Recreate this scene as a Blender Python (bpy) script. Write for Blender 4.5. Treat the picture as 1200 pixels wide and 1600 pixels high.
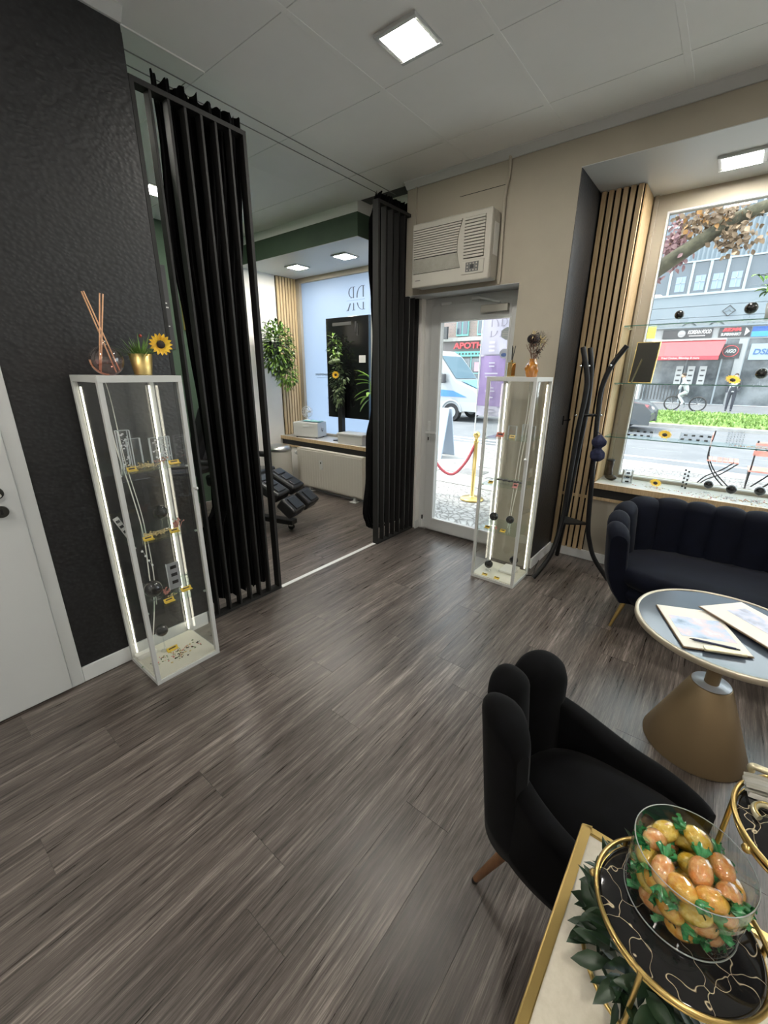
import bpy, bmesh, math, random
from mathutils import Vector, Matrix
random.seed(7)
for o in list(bpy.data.objects): bpy.data.objects.remove(o, do_unlink=True)
SC = bpy.context.scene
COL = SC.collection
PI = math.pi

# ---------------------------------------------------------------- camera
def _axes(yaw, pitch, roll):
    f = Vector((-math.sin(yaw)*math.cos(pitch), math.cos(yaw)*math.cos(pitch), -math.sin(pitch)))
    r = Vector((math.cos(yaw), math.sin(yaw), 0)); u = r.cross(f)
    return r*math.cos(roll)+u*math.sin(roll), -r*math.sin(roll)+u*math.cos(roll), f
_r, _u, _f = _axes(math.radians(38.476), math.radians(18.525), math.radians(0.486))
cam_d = bpy.data.cameras.new('camera'); cam = bpy.data.objects.new('camera', cam_d); COL.objects.link(cam)
cam_d.sensor_fit = 'VERTICAL'; cam_d.sensor_height = 24.0; cam_d.lens = 649.7/1600*24.0
cam_d.clip_start = 0.02; cam_d.clip_end = 300
m = Matrix.Identity(4)
for i in range(3):
    m[i][0] = _r[i]; m[i][1] = _u[i]; m[i][2] = -_f[i]
m[0][3], m[1][3], m[2][3] = 0, 0, 1.53
cam.matrix_world = m
SC.camera = cam

# ---------------------------------------------------------------- world and exposure
W = bpy.data.worlds.new('sky'); SC.world = W; W.use_nodes = True
bg = W.node_tree.nodes['Background']; bg.inputs[0].default_value = (0.86, 0.94, 1.0, 1); bg.inputs[1].default_value = 3.0
vs = SC.view_settings
vs.view_transform = 'Standard'; vs.look = 'None'; vs.gamma = 1.0; vs.exposure = 0.62
vs.use_curve_mapping = False
sun_d = bpy.data.lights.new('sun', 'SUN'); sun = bpy.data.objects.new('sun', sun_d); COL.objects.link(sun)
sun_d.energy = 6.0; sun_d.angle = math.radians(12); sun_d.color = (1.0, 0.95, 0.88)
sun.rotation_euler = (math.radians(34), 0, math.radians(-72))
PANEL_LIGHT = 115.0      # emission of the ceiling panels
SC.cycles.max_bounces = 12; SC.cycles.diffuse_bounces = 5; SC.cycles.glossy_bounces = 5
SC.cycles.transparent_max_bounces = 24; SC.cycles.transmission_bounces = 8
SC.cycles.sample_clamp_indirect = 6.0
SC.cycles.caustics_reflective = False; SC.cycles.caustics_refractive = False

# ---------------------------------------------------------------- mesh builder
def V(*a): return Vector(a)
class MB:
    def __init__(s): s.v = []; s.f = []; s.sm = []; s.mi = []
    def add(s, vs, fs, smooth=False, mi=0, M=None):
        k = len(s.v)
        for p in vs:
            p = Vector(p); s.v.append(M @ p if M is not None else p)
        for f in fs: s.f.append([i+k for i in f]); s.sm.append(smooth); s.mi.append(mi)
        return s
    def box(s, x0, x1, y0, y1, z0, z1, M=None, mi=0):
        vs = [(x, y, z) for x in (x0, x1) for y in (y0, y1) for z in (z0, z1)]
        return s.add(vs, [(0,1,3,2),(4,6,7,5),(0,4,5,1),(2,3,7,6),(0,2,6,4),(1,5,7,3)], False, mi, M)
    def cyl(s, p0, p1, r0, r1=None, n=16, cap=True, mi=0, M=None):
        p0 = Vector(p0); p1 = Vector(p1); r1 = r0 if r1 is None else r1
        d = (p1-p0).normalized(); a = d.orthogonal().normalized(); b = d.cross(a)
        vs = []; 
        for p, r in ((p0, r0), (p1, r1)):
            for i in range(n):
                t = 2*PI*i/n; vs.append(p+(a*math.cos(t)+b*math.sin(t))*r)
        s.add(vs, [(i, (i+1)%n, n+(i+1)%n, n+i) for i in range(n)], True, mi, M)
        if cap:
            s.add(vs[:n], [tuple(reversed(range(n)))], False, mi, M); s.add(vs[n:], [tuple(range(n))], False, mi, M)
        return s
    def tube(s, pts, r, n=8, closed=False, mi=0, M=None, flat=None):
        pts = [Vector(p) for p in pts]; m = len(pts); vs = []
        rr = r if hasattr(r, '__len__') else [r]*m
        nrm = None
        for i in range(m):
            if closed: t = (pts[(i+1)%m]-pts[i-1]).normalized()
            else: t = (pts[min(i+1, m-1)]-pts[max(i-1, 0)]).normalized()
            if nrm is None: nrm = t.orthogonal().normalized() if flat is None else (Vector(flat)-t*t.dot(Vector(flat))).normalized()
            else:
                nrm = (nrm-t*nrm.dot(t))
                nrm = nrm.normalized() if nrm.length > 1e-6 else t.orthogonal().normalized()
            b = t.cross(nrm)
            for k in range(n):
                a = 2*PI*k/n; vs.append(pts[i]+(nrm*math.cos(a)+b*math.sin(a))*rr[i])
        fs = []
        for i in range(m if closed else m-1):
            j = (i+1)%m
            for k in range(n): fs.append((i*n+k, i*n+(k+1)%n, j*n+(k+1)%n, j*n+k))
        s.add(vs, fs, True, mi, M)
        if not closed:
            s.add(vs[:n], [tuple(reversed(range(n)))], False, mi, M); s.add(vs[-n:], [tuple(range(n))], False, mi, M)
        return s
    def bar(s, p0, p1, w, h, up=(0,0,1), mi=0, M=None):
        p0 = Vector(p0); p1 = Vector(p1); d = (p1-p0).normalized(); u = Vector(up); u = (u-d*u.dot(d))
        u = u.normalized() if u.length > 1e-6 else d.orthogonal().normalized()
        a = d.cross(u); vs = []
        for p in (p0, p1):
            for i, j in ((-1,-1),(1,-1),(1,1),(-1,1)): vs.append(p+a*(i*w/2)+u*(j*h/2))
        return s.add(vs, [(3,2,1,0),(4,5,6,7),(0,1,5,4),(1,2,6,5),(2,3,7,6),(3,0,4,7)], False, mi, M)
    def strip(s, pts, w, h, up=(0,0,1), mi=0, M=None):
        # rectangular section swept along pts
        pts = [Vector(p) for p in pts]; m = len(pts); vs = []; up = Vector(up)
        for i in range(m):
            t = (pts[min(i+1, m-1)]-pts[max(i-1, 0)]).normalized(); u = (up-t*up.dot(t)).normalized(); a = t.cross(u)
            for p, q in ((-1,-1),(1,-1),(1,1),(-1,1)): vs.append(pts[i]+a*(p*w/2)+u*(q*h/2))
        fs = [(3,2,1,0), tuple(4*(m-1)+k for k in range(4))]
        for i in range(m-1):
            for k in range(4): fs.append((4*i+k, 4*i+(k+1)%4, 4*i+4+(k+1)%4, 4*i+4+k))
        return s.add(vs, fs, False, mi, M)
    def lathe(s, prof, n=32, c=(0,0,0), mi=0, M=None, smooth=True, sx=1, sy=1):
        vs = []; m = len(prof)
        for r, z in prof:
            for i in range(n):
                t = 2*PI*i/n; vs.append((c[0]+r*math.cos(t)*sx, c[1]+r*math.sin(t)*sy, c[2]+z))
        fs = [(j*n+i, j*n+(i+1)%n, (j+1)*n+(i+1)%n, (j+1)*n+i) for j in range(m-1) for i in range(n)]
        return s.add(vs, fs, smooth, mi, M)
    def ball(s, c, r, n=16, m=10, mi=0, M=None, sq=(1,1,1)):
        vs = [(c[0], c[1], c[2]-r*sq[2])]; fs = []
        for j in range(1, m):
            a = -PI/2+PI*j/m
            for i in range(n):
                t = 2*PI*i/n
                vs.append((c[0]+r*sq[0]*math.cos(a)*math.cos(t), c[1]+r*sq[1]*math.cos(a)*math.sin(t), c[2]+r*sq[2]*math.sin(a)))
        vs.append((c[0], c[1], c[2]+r*sq[2])); L = len(vs)-1
        for i in range(n): fs.append((0, 1+(i+1)%n, 1+i)); fs.append((L, L-n+i, L-n+(i+1)%n))
        for j in range(m-2):
            for i in range(n): fs.append((1+j*n+i, 1+j*n+(i+1)%n, 1+(j+1)*n+(i+1)%n, 1+(j+1)*n+i))
        return s.add(vs, fs, True, mi, M)
    def prism(s, poly, a0, a1, axis='z', mi=0, M=None, smooth=False):
        n = len(poly)
        def mk(p, a): return (p[0], p[1], a) if axis == 'z' else ((p[0], a, p[1]) if axis == 'y' else (a, p[0], p[1]))
        vs = [mk(p, a0) for p in poly]+[mk(p, a1) for p in poly]
        s.add(vs, [tuple(reversed(range(n))), tuple(range(n, 2*n))], False, mi, M)
        return s.add(vs, [(i, (i+1)%n, n+(i+1)%n, n+i) for i in range(n)], smooth, mi, M)
    def grid(s, fn, nu, nv, closeu=False, closev=False, mi=0, M=None, smooth=True):
        vs = [fn(i/(nu if closeu else nu-1), j/(nv if closev else nv-1)) for i in range(nu) for j in range(nv)]
        fs = []
        for i in range(nu if closeu else nu-1):
            for j in range(nv if closev else nv-1):
                fs.append((i*nv+j, ((i+1)%nu)*nv+j, ((i+1)%nu)*nv+(j+1)%nv, i*nv+(j+1)%nv))
        return s.add(vs, fs, smooth, mi, M)
    def mesh(s, name, mats, bevel=0, seg=2):
        me = bpy.data.meshes.new(name)
        me.from_pydata([tuple(p) for p in s.v], [], s.f)
        me.polygons.foreach_set('use_smooth', s.sm); me.polygons.foreach_set('material_index', s.mi)
        for mt in (mats if isinstance(mats, (list, tuple)) else [mats]): me.materials.append(mt)
        bm = bmesh.new(); bm.from_mesh(me)
        bmesh.ops.recalc_face_normals(bm, faces=bm.faces[:])
        if bevel:
            bmesh.ops.remove_doubles(bm, verts=bm.verts[:], dist=1e-6)
            es = [e for e in bm.edges if len(e.link_faces) == 2 and e.calc_face_angle(0) > 0.6]
            bmesh.ops.bevel(bm, geom=es, offset=bevel, segments=seg, profile=0.5, affect='EDGES', clamp_overlap=True)
        bm.to_mesh(me); bm.free(); me.update()
        return me
    def build(s, name, mats, parent=None, bevel=0, seg=2, loc=None, kind=None, label=None):
        return put(name, s.mesh(name, mats, bevel, seg), parent, loc, kind, label)
def put(name, me, parent=None, loc=None, kind=None, label=None, rot=None):
    o = bpy.data.objects.new(name, me); COL.objects.link(o)
    if parent is not None: o.parent = parent
    if loc is not None: o.location = loc
    if rot is not None: o.rotation_euler = rot
    if kind: o['kind'] = kind
    if label: o['label'] = label
    return o
def tag(o, label, cat, group=None, kind=None):
    o['label'] = label; o['category'] = cat
    if group: o['group'] = group
    if kind: o['kind'] = kind
    return o
def thing(name, label, cat, loc=(0,0,0), rotz=0, group=None):
    o = bpy.data.objects.new(name, None); COL.objects.link(o); o.empty_display_size = 0.1
    o.location = loc; o.rotation_euler = (0, 0, rotz)
    return tag(o, label, cat, group)
def struct(o, label=None):
    o['kind'] = 'structure'
    if label: o['label'] = label
    return o
def sempty(name, label=None, loc=(0,0,0)):
    o = bpy.data.objects.new(name, None); COL.objects.link(o); o.location = loc
    return struct(o, label)
def copy_tree(o, parent=None, label=None):
    c = o.copy(); COL.objects.link(c); c.parent = parent
    if label: c['label'] = label
    for ch in list(o.children): copy_tree(ch, c)
    return c
def arc(c, r, a0, a1, n, z=0):
    return [(c[0]+r*math.cos(a0+(a1-a0)*i/(n-1)), c[1]+r*math.sin(a0+(a1-a0)*i/(n-1)), z) for i in range(n)]
def spline(pts, n=8):
    P = [Vector(p) for p in pts]; out = []
    for i in range(len(P)-1):
        a = P[max(i-1, 0)]; b = P[i]; c = P[i+1]; d = P[min(i+2, len(P)-1)]
        for k in range(n):
            t = k/n
            out.append(0.5*((2*b)+(c-a)*t+(2*a-5*b+4*c-d)*t*t+(3*b-a-3*c+d)*t**3))
    out.append(P[-1]); return out
def text_mesh(txt, size, M, mat, depth=0.004, align='CENTER', width=None, shear=0.0, bold=0.0):
    cu = bpy.data.curves.new('lettering', 'FONT'); cu.body = txt; cu.size = size; cu.extrude = depth/2
    cu.align_x = align; cu.align_y = 'CENTER'; cu.shear = shear; cu.offset = bold; cu.resolution_u = 4
    o = bpy.data.objects.new('lettering', cu); COL.objects.link(o)
    dg = bpy.context.evaluated_depsgraph_get(); me = bpy.data.meshes.new_from_object(o.evaluated_get(dg))
    bpy.data.objects.remove(o); bpy.data.curves.remove(cu)
    if width:
        xs = [v.co.x for v in me.vertices]; w = max(xs)-min(xs); k = width/w if w else 1
        for v in me.vertices: v.co.x *= k
    me.transform(M); me.materials.clear(); me.materials.append(mat)
    return me
# text facing the room side (-Y) on a plane of constant y
def face_my(x, y, z): return Matrix.Translation((x, y, z)) @ Matrix.Rotation(PI/2, 4, 'X')

# ---------------------------------------------------------------- materials
MATS = {}
def mat(name, col, rough=0.5, metal=0.0, spec=0.5, sheen=0.0, emit=None, estr=0.0, trans=0.0, ior=1.45, coat=0.0, alpha=1.0):
    if name in MATS: return MATS[name]
    mt = bpy.data.materials.new(name); mt.use_nodes = True
    b = mt.node_tree.nodes['Principled BSDF']
    b.inputs['Base Color'].default_value = (*col, 1); b.inputs['Roughness'].default_value = rough
    b.inputs['Metallic'].default_value = metal; b.inputs['Specular IOR Level'].default_value = spec
    if sheen: b.inputs['Sheen Weight'].default_value = sheen; b.inputs['Sheen Roughness'].default_value = 0.4
    if emit: b.inputs['Emission Color'].default_value = (*emit, 1); b.inputs['Emission Strength'].default_value = estr
    if trans: b.inputs['Transmission Weight'].default_value = trans; b.inputs['IOR'].default_value = ior
    if coat: b.inputs['Coat Weight'].default_value = coat; b.inputs['Coat Roughness'].default_value = 0.05
    MATS[name] = mt; return mt
def nodes(mt): return mt.node_tree.nodes, mt.node_tree.links, mt.node_tree.nodes['Principled BSDF']
def tex_noise(mt, coords='Object', scale=(1,1,1), nscale=5.0, detail=4.0, rough=0.6, rand=False, loc=(0,0,0)):
    N, L, b = nodes(mt)
    tc = N.new('ShaderNodeTexCoord'); mp = N.new('ShaderNodeMapping'); mp.inputs['Scale'].default_value = scale
    mp.inputs['Location'].default_value = loc
    src = tc.outputs[coords]
    if rand:
        oi = N.new('ShaderNodeObjectInfo'); mu = N.new('ShaderNodeMath'); mu.operation = 'MULTIPLY'; mu.inputs[1].default_value = 53.0
        L.new(oi.outputs['Random'], mu.inputs[0]); va = N.new('ShaderNodeVectorMath'); va.operation = 'ADD'
        L.new(src, va.inputs[0]); L.new(mu.outputs[0], va.inputs[1]); src = va.outputs[0]
    L.new(src, mp.inputs['Vector'])
    nz = N.new('ShaderNodeTexNoise'); nz.inputs['Scale'].default_value = nscale; nz.inputs['Detail'].default_value = detail
    nz.inputs['Roughness'].default_value = rough
    L.new(mp.outputs[0], nz.inputs['Vector']); return nz
def ramp(mt, src, stops):
    N, L, b = nodes(mt); cr = N.new('ShaderNodeValToRGB'); e = cr.color_ramp.elements
    while len(e) < len(stops): e.new(0.5)
    for k, (p, c) in enumerate(stops): e[k].position = p; e[k].color = (*c, 1)
    L.new(src, cr.inputs[0]); return cr
def bump(mt, src, strength, dist=0.01):
    N, L, b = nodes(mt); bp = N.new('ShaderNodeBump'); bp.inputs['Strength'].default_value = strength; bp.inputs['Distance'].default_value = dist
    L.new(src, bp.inputs['Height']); L.new(bp.outputs[0], b.inputs['Normal']); return bp
def noisy(name, c0, c1, rough=0.5, scale=(1,1,1), nscale=5, detail=4, bmp=0.0, bdist=0.005, rand=False, coords='Object', lo=0.35, hi=0.65, **kw):
    if name in MATS: return MATS[name]
    mt = mat(name, c0, rough, **kw); N, L, b = nodes(mt)
    nz = tex_noise(mt, coords, scale, nscale, detail, rand=rand)
    cr = ramp(mt, nz.outputs[0], [(lo, c0), (hi, c1)]); L.new(cr.outputs[0], b.inputs['Base Color'])
    if bmp: bump(mt, nz.outputs[0], bmp, bdist)
    return mt
def glass(name, tint=(0.97, 0.99, 0.98), rough=0.0, base=0.03, film=None):
    # thin clear sheet: see-through with a fresnel reflection
    if name in MATS: return MATS[name]
    mt = bpy.data.materials.new(name); mt.use_nodes = True; N = mt.node_tree.nodes; L = mt.node_tree.links; N.clear()
    out = N.new('ShaderNodeOutputMaterial'); tr = N.new('ShaderNodeBsdfTransparent'); tr.inputs[0].default_value = (*tint, 1)
    gl = N.new('ShaderNodeBsdfGlossy'); gl.inputs['Roughness'].default_value = rough; gl.inputs[0].default_value = (1, 1, 1, 1)
    lw = N.new('ShaderNodeLayerWeight'); lw.inputs[0].default_value = 0.5
    pw = N.new('ShaderNodeMath'); pw.operation = 'POWER'; pw.inputs[1].default_value = 5.0; L.new(lw.outputs['Facing'], pw.inputs[0])
    fr = N.new('ShaderNodeMath'); fr.operation = 'MULTIPLY_ADD'; fr.inputs[1].default_value = 0.8; fr.inputs[2].default_value = base; L.new(pw.outputs[0], fr.inputs[0])
    mx = N.new('ShaderNodeMixShader'); L.new(fr.outputs[0], mx.inputs[0]); L.new(tr.outputs[0], mx.inputs[1]); L.new(gl.outputs[0], mx.inputs[2])
    L.new(mx.outputs[0], out.inputs[0]); MATS[name] = mt; return mt

# dark embossed reptile wallpaper
wallpaper = mat('wallpaper', (0.02, 0.02, 0.022), 0.42, spec=0.45)
N, L, b = nodes(wallpaper)
tc = N.new('ShaderNodeTexCoord'); mp = N.new('ShaderNodeMapping'); mp.inputs['Scale'].default_value = (58, 58, 80); L.new(tc.outputs['Object'], mp.inputs[0])
nz = N.new('ShaderNodeTexNoise'); nz.inputs['Scale'].default_value = 5.0; nz.inputs['Detail'].default_value = 2; L.new(tc.outputs['Object'], nz.inputs[0])
ad = N.new('ShaderNodeMixRGB'); ad.blend_type = 'LINEAR_LIGHT'; ad.inputs[0].default_value = 0.6; L.new(mp.outputs[0], ad.inputs[1]); L.new(nz.outputs[1], ad.inputs[2])
vo = N.new('ShaderNodeTexVoronoi'); vo.feature = 'SMOOTH_F1'; vo.inputs['Scale'].default_value = 1.0; L.new(ad.outputs[0], vo.inputs['Vector'])
iv = N.new('ShaderNodeMath'); iv.operation = 'SUBTRACT'; iv.inputs[0].default_value = 1.0; L.new(vo.outputs[0], iv.inputs[1])
bump(wallpaper, iv.outputs[0], 0.42, 0.004)
cr = ramp(wallpaper, iv.outputs[0], [(0.2, (0.007, 0.007, 0.008)), (0.8, (0.017, 0.017, 0.019))]); L.new(cr.outputs[0], b.inputs['Base Color'])
# floor planks
plank_m = mat('plank', (0.07, 0.062, 0.058), 0.42, spec=0.5)
N, L, b = nodes(plank_m)
g1 = tex_noise(plank_m, 'Object', (22, 0.8, 1), 4.0, 6, 0.66, rand=True)
g2 = tex_noise(plank_m, 'Object', (9, 0.55, 1), 1.6, 4, 0.6, rand=True)
g3 = tex_noise(plank_m, 'Object', (120, 3, 1), 4.0, 3, 0.7, rand=True)
mx = N.new('ShaderNodeMixRGB'); mx.inputs[0].default_value = 0.42; L.new(g1.outputs[0], mx.inputs[1]); L.new(g2.outputs[0], mx.inputs[2])
mx2 = N.new('ShaderNodeMixRGB'); mx2.inputs[0].default_value = 0.30; L.new(mx.outputs[0], mx2.inputs[1]); L.new(g3.outputs[0], mx2.inputs[2])
cr = ramp(plank_m, mx2.outputs[0], [(0.37, (0.020, 0.016, 0.014)), (0.46, (0.060, 0.049, 0.043)), (0.54, (0.122, 0.101, 0.090)), (0.63, (0.28, 0.242, 0.218))])
oi = N.new('ShaderNodeObjectInfo'); mr = N.new('ShaderNodeMapRange'); mr.inputs[3].default_value = 0.88; mr.inputs[4].default_value = 1.10; L.new(oi.outputs['Random'], mr.inputs[0])
hs = N.new('ShaderNodeHueSaturation'); L.new(mr.outputs[0], hs.inputs['Value']); L.new(cr.outputs[0], hs.inputs['Color']); L.new(hs.outputs[0], b.inputs['Base Color'])
bump(plank_m, mx2.outputs[0], 0.35, 0.003)
rr = ramp(plank_m, g1.outputs[0], [(0.3, (0.25,)*3), (0.7, (0.42,)*3)]); L.new(rr.outputs[0], b.inputs['Roughness'])

M_ceil = noisy('ceiling_white', (0.83, 0.83, 0.82), (0.87, 0.87, 0.86), 0.75, nscale=1.5, bmp=0.05, rand=True)
M_ceilgap = mat('ceiling_gap', (0.10, 0.10, 0.10), 0.9)
M_white = mat('white_paint', (0.54, 0.55, 0.55), 0.45)
M_whitegl = mat('white_gloss', (0.66, 0.67, 0.67), 0.3)
M_beige = noisy('beige_wall', (0.345, 0.312, 0.255), (0.37, 0.334, 0.272), 0.8, nscale=3, bmp=0.06)
M_wallw = noisy('white_wall', (0.80, 0.78, 0.75), (0.84, 0.82, 0.79), 0.8, nscale=3, bmp=0.06)
M_green = noisy('green_wall', (0.040, 0.072, 0.045), (0.048, 0.085, 0.052), 0.7, nscale=4)
M_black = mat('black_paint', (0.010, 0.010, 0.011), 0.55)
M_blackfelt = mat('black_felt', (0.006, 0.006, 0.006), 0.95, spec=0.1)
M_blackmetal = mat('black_metal', (0.008, 0.008, 0.009), 0.45, spec=0.3)
M_screen = mat('screen_black', (0.016, 0.0155, 0.0155), 0.6, spec=.3)
M_curtain = noisy('curtain_black', (0.002, 0.002, 0.0022), (0.004, 0.004, 0.0045), 0.95, nscale=30, sheen=0.04, spec=0.1)
M_velvet = noisy('black_velvet', (0.0018, 0.0018, 0.002), (0.003, 0.003, 0.004), 0.9, nscale=25, sheen=0.03, spec=0.1)
M_navy = noisy('navy_velvet', (0.0013, 0.0022, 0.0070), (0.0024, 0.0038, 0.0115), 0.8, nscale=12, sheen=0.05, spec=0.15)
M_gold = mat('gold', (0.56, 0.40, 0.15), 0.30, 1.0)
M_goldsatin = mat('gold_satin', (0.66, 0.50, 0.20), 0.42, 1.0)
M_chrome = mat('chrome', (0.75, 0.76, 0.78), 0.15, 1.0)
M_steel = noisy('steel', (0.50, 0.50, 0.50), (0.62, 0.62, 0.62), 0.3, nscale=6, metal=1.0)
M_alu = mat('aluminium', (0.86, 0.85, 0.83), 0.38, 0.6)
M_glass = glass('clear_glass')
M_shelfglass = glass('shelf_glass', (0.90, 0.96, 0.93))
M_glassedge = mat('glass_edge', (0.10, 0.22, 0.18), 0.15, alpha=1)
M_wood = noisy('oak_slat', (0.46, 0.33, 0.18), (0.60, 0.45, 0.27), 0.5, (30, 30, 1.5), 3.0, 5, rand=True)
M_plastic = mat('white_plastic', (0.60, 0.60, 0.58), 0.4)
M_cream = mat('cream_plastic', (0.39, 0.372, 0.325), 0.45)
M_dark = mat('dark_gap', (0.012, 0.012, 0.012), 0.8)
M_led = mat('led_panel', (1, 1, 1), 0.5, emit=(1.0, 0.955, 0.86), estr=PANEL_LIGHT)
M_ledstrip = mat('led_strip', (1, 1, 1), 0.5, emit=(1.0, 0.93, 0.74), estr=3.6)
M_leaf = noisy('leaf_green', (0.07, 0.16, 0.03), (0.18, 0.32, 0.06), 0.45, nscale=9, coords='Object')
M_leafd = noisy('leaf_dark', (0.012, 0.030, 0.014), (0.028, 0.060, 0.024), 0.4, nscale=9)
M_leafl = noisy('leaf_light', (0.20, 0.36, 0.05), (0.34, 0.52, 0.10), 0.45, nscale=6)
M_leafg = noisy('leaf_grey', (0.10, 0.15, 0.07), (0.20, 0.26, 0.13), 0.5, nscale=9)
M_petal = noisy('yellow_petal', (0.75, 0.38, 0.02), (0.85, 0.58, 0.03), 0.5, nscale=20)
M_seed = mat('brown_seed', (0.02, 0.012, 0.008), 0.8)
M_yellow = mat('yellow_tag', (0.72, 0.50, 0.06), 0.4)
M_acryl = glass('acrylic', (0.95, 0.96, 0.97), base=0.05)
# ================================================================ the setting
XW = -2.31; YF = 3.20; ZC = 2.95; XR = 2.6; YB = -2.6; XL2 = -4.77
# ---- floor
floor = MB().box(XL2, XR, YB, 3.75, -0.12, -0.004).build('floor', plank_m, kind='structure')
pw, pl, gap = 0.181, 1.227, 0.0012
row_off = {5: .525, 6: 1.088, 7: .523, 8: .381, 2: .37, 3: 1.07, 4: .05, 1: .86, 0: .15, 9: .95, 10: .2, 11: 1.15, 12: .6}
plank_cache = {}
def plank(x0, x1, y0, y1):
    key = (round(x1-x0, 3), round(y1-y0, 3))
    if key not in plank_cache:
        a, c = (x1-x0)/2-gap/2, (y1-y0)/2-gap/2
        plank_cache[key] = MB().box(-a, a, -c, c, -0.003, 0).mesh('plank', plank_m)
    put('plank', plank_cache[key], floor, ((x0+x1)/2, (y0+y1)/2, 0.0))
xk = -1.36-5*pw
rnd = random.Random(3)
for i in range(-14, 20):
    x0 = xk+i*pw; x1 = x0+pw
    ymax = 3.70 if (x0 < -2.87 or x0 > -1.05) else 3.44
    if i not in row_off: row_off[i] = rnd.uniform(0, pl)
    for j in range(-3, 4):
        y0 = max(row_off[i]+j*pl, -0.9); y1 = min(row_off[i]+(j+1)*pl, ymax)
        a0 = max(x0, XL2); a1 = min(x1, 1.6)
        if y1-y0 < 0.02 or a1-a0 < 0.01: continue
        if a0 < -2.44 and y1 < 0.9: continue
        plank(a0, a1, y0, y1)
MB().box(-2.345, -2.312, 1.70, 2.79, -0.003, 0.004).build('trim_1', M_whitegl, kind='structure', bevel=0.001)
# ---- ceiling
ceiling = MB().box(XL2, XR, YB, 4.2, ZC+0.012, ZC+0.15).build('ceiling', M_ceilgap, kind='structure')
cs = 0.645; cx0 = -1.765; cy0 = 1.505+0.02
tcache = {}
for i in range(-6, 8):
    for j in range(-7, 4):
        x0, x1 = cx0+i*cs, cx0+(i+1)*cs; y0, y1 = cy0+j*0.652, cy0+(j+1)*0.652
        x0 = max(x0, XL2); x1 = min(x1, XR); y0 = max(y0, YB); y1 = min(y1, 3.22)
        if x1-x0 < .02 or y1-y0 < .02: continue
        key = (round(x1-x0, 3), round(y1-y0, 3))
        if key not in tcache:
            a, c = (x1-x0)/2, (y1-y0)/2-0.0022
            tcache[key] = MB().box(-a, a, -c, c, 0, 0.014).mesh('ceiling_tile', M_ceil)
        put('ceiling_tile', tcache[key], ceiling, ((x0+x1)/2, (y0+y1)/2, ZC))
for i in range(0, 8):
    x = cx0+i*cs
    if x < XR: 
        s_ = MB().box(x-.016, x+.016, YB, 3.15, ZC-.0015, ZC+.002).build('ceiling_strip', M_ceil, ceiling, bevel=.002)
MB().box(-2.386, -2.376, 1.1, 1.52, ZC-.006, ZC).build('ceiling_strip', M_ceil, ceiling)
# ---- walls of the front room
wl = MB().box(-2.44, XW, YB, -0.50, 0, ZC).box(-2.44, XW, -0.50, 0.36, 2.06, ZC).box(-2.44, XW, 0.36, 1.10, 0, 2.905).build('wall_left', wallpaper, kind='structure')
wl['label'] = 'charcoal embossed wallpaper wall beside the white door'
MB().box(-2.438, XW-.002, 0.36, 1.10, 2.905, ZC).build('trim_2', M_white, kind='structure')
MB().prism([(XW, 2.905), (XW+.012, 2.905), (XW+.045, ZC-.006), (XW+.045, ZC), (XW, ZC)], YB, 1.10, 'y').build('trim_3', M_white, kind='structure')
MB().box(XW, XW+.012, 0.418, 1.10, 0, 0.085).build('baseboard_left', M_whitegl, kind='structure', bevel=.003)
MB().box(-2.44, -2.31, 1.10, 1.102, 0, 2.88).build('trim_4', M_black, kind='structure')
MB().box(XL2-.1, XR+.1, YB-.1, YB, 0, ZC).build('wall_back', M_wallw, kind='structure')
MB().box(XR, XR+.1, YB, 4.2, 0, ZC).build('wall_right', M_wallw, kind='structure')
# ---- street front
wf = sempty('wall_front', 'beige street wall with door opening and deep shop windows')
MB().box(-2.33, -1.33, YF, 3.60, 2.149, ZC+.05).build('door_beam', M_beige, wf)
MB().box(-1.33, -1.0, YF, 4.30, 0, ZC+.05).build('pier', M_beige, wf)
MB().box(-1.0, XR, YF, 4.30, 2.751, ZC+.05).build('window_beam', M_beige, wf)
MB().box(-2.87, -2.27, 3.38, 3.52, 0, ZC+.05).box(-2.87, -2.80, 3.52, 4.30, 0, ZC+.05).build('pier', M_wallw, wf)
MB().box(-2.33, -1.33, YF+.001, 3.46, 2.145, 2.149).build('soffit', M_white, wf)
MB().box(-1.0, XR, YF+.001, 4.05, 2.747, 2.751).build('soffit', M_white, wf)
MB().box(-1.0, XR, 3.70, 4.30, 0, 0.655).build('parapet', M_beige, wf)
MB().box(-1.0, -0.70, 4.0, 4.30, 0.655, 2.75).build('window_cheek', M_beige, wf)
MB().box(-1.0, -0.996, YF+.004, 3.70, 0.09, 2.747).build('wallpaper_sheet', wallpaper, wf)
MB().box(-1.85, -1.475, 3.198, YF, 2.765, 2.768).build('panel_seam', M_dark, wf)
# recessed wall sheet behind the sill and black strip
MB().box(-0.99, XR, 3.685, 3.70, 0.570, 0.648).build('black_strip', M_black, wf)
MB().box(-0.99, XR, 3.68, 3.70, 0.545, 0.570).build('wood_strip', M_wood, wf)
MB().prism([(YF, 2.905), (YF-.012, 2.905), (YF-.05, ZC-.008), (YF-.05, ZC), (YF, ZC)], -2.33, XR, 'x').build('trim_5', M_white, kind='structure')
MB().box(-1.0, -.985, YF, 3.70, 0, 0.09).build('baseboard_front', M_whitegl, kind='structure', bevel=.002)
MB().box(-.985, XR, 3.685, 3.70, 0, 0.08).build('baseboard_window', M_whitegl, kind='structure', bevel=.003)
MB().box(-2.27, -2.258, 3.36, 3.42, 0, 0.085).build('baseboard_jamb', M_whitegl, kind='structure', bevel=.002)
MB().box(-2.27, -2.262, 3.36, 3.42, 0.085, 2.145).build('trim_6', M_wallw, kind='structure')
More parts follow.
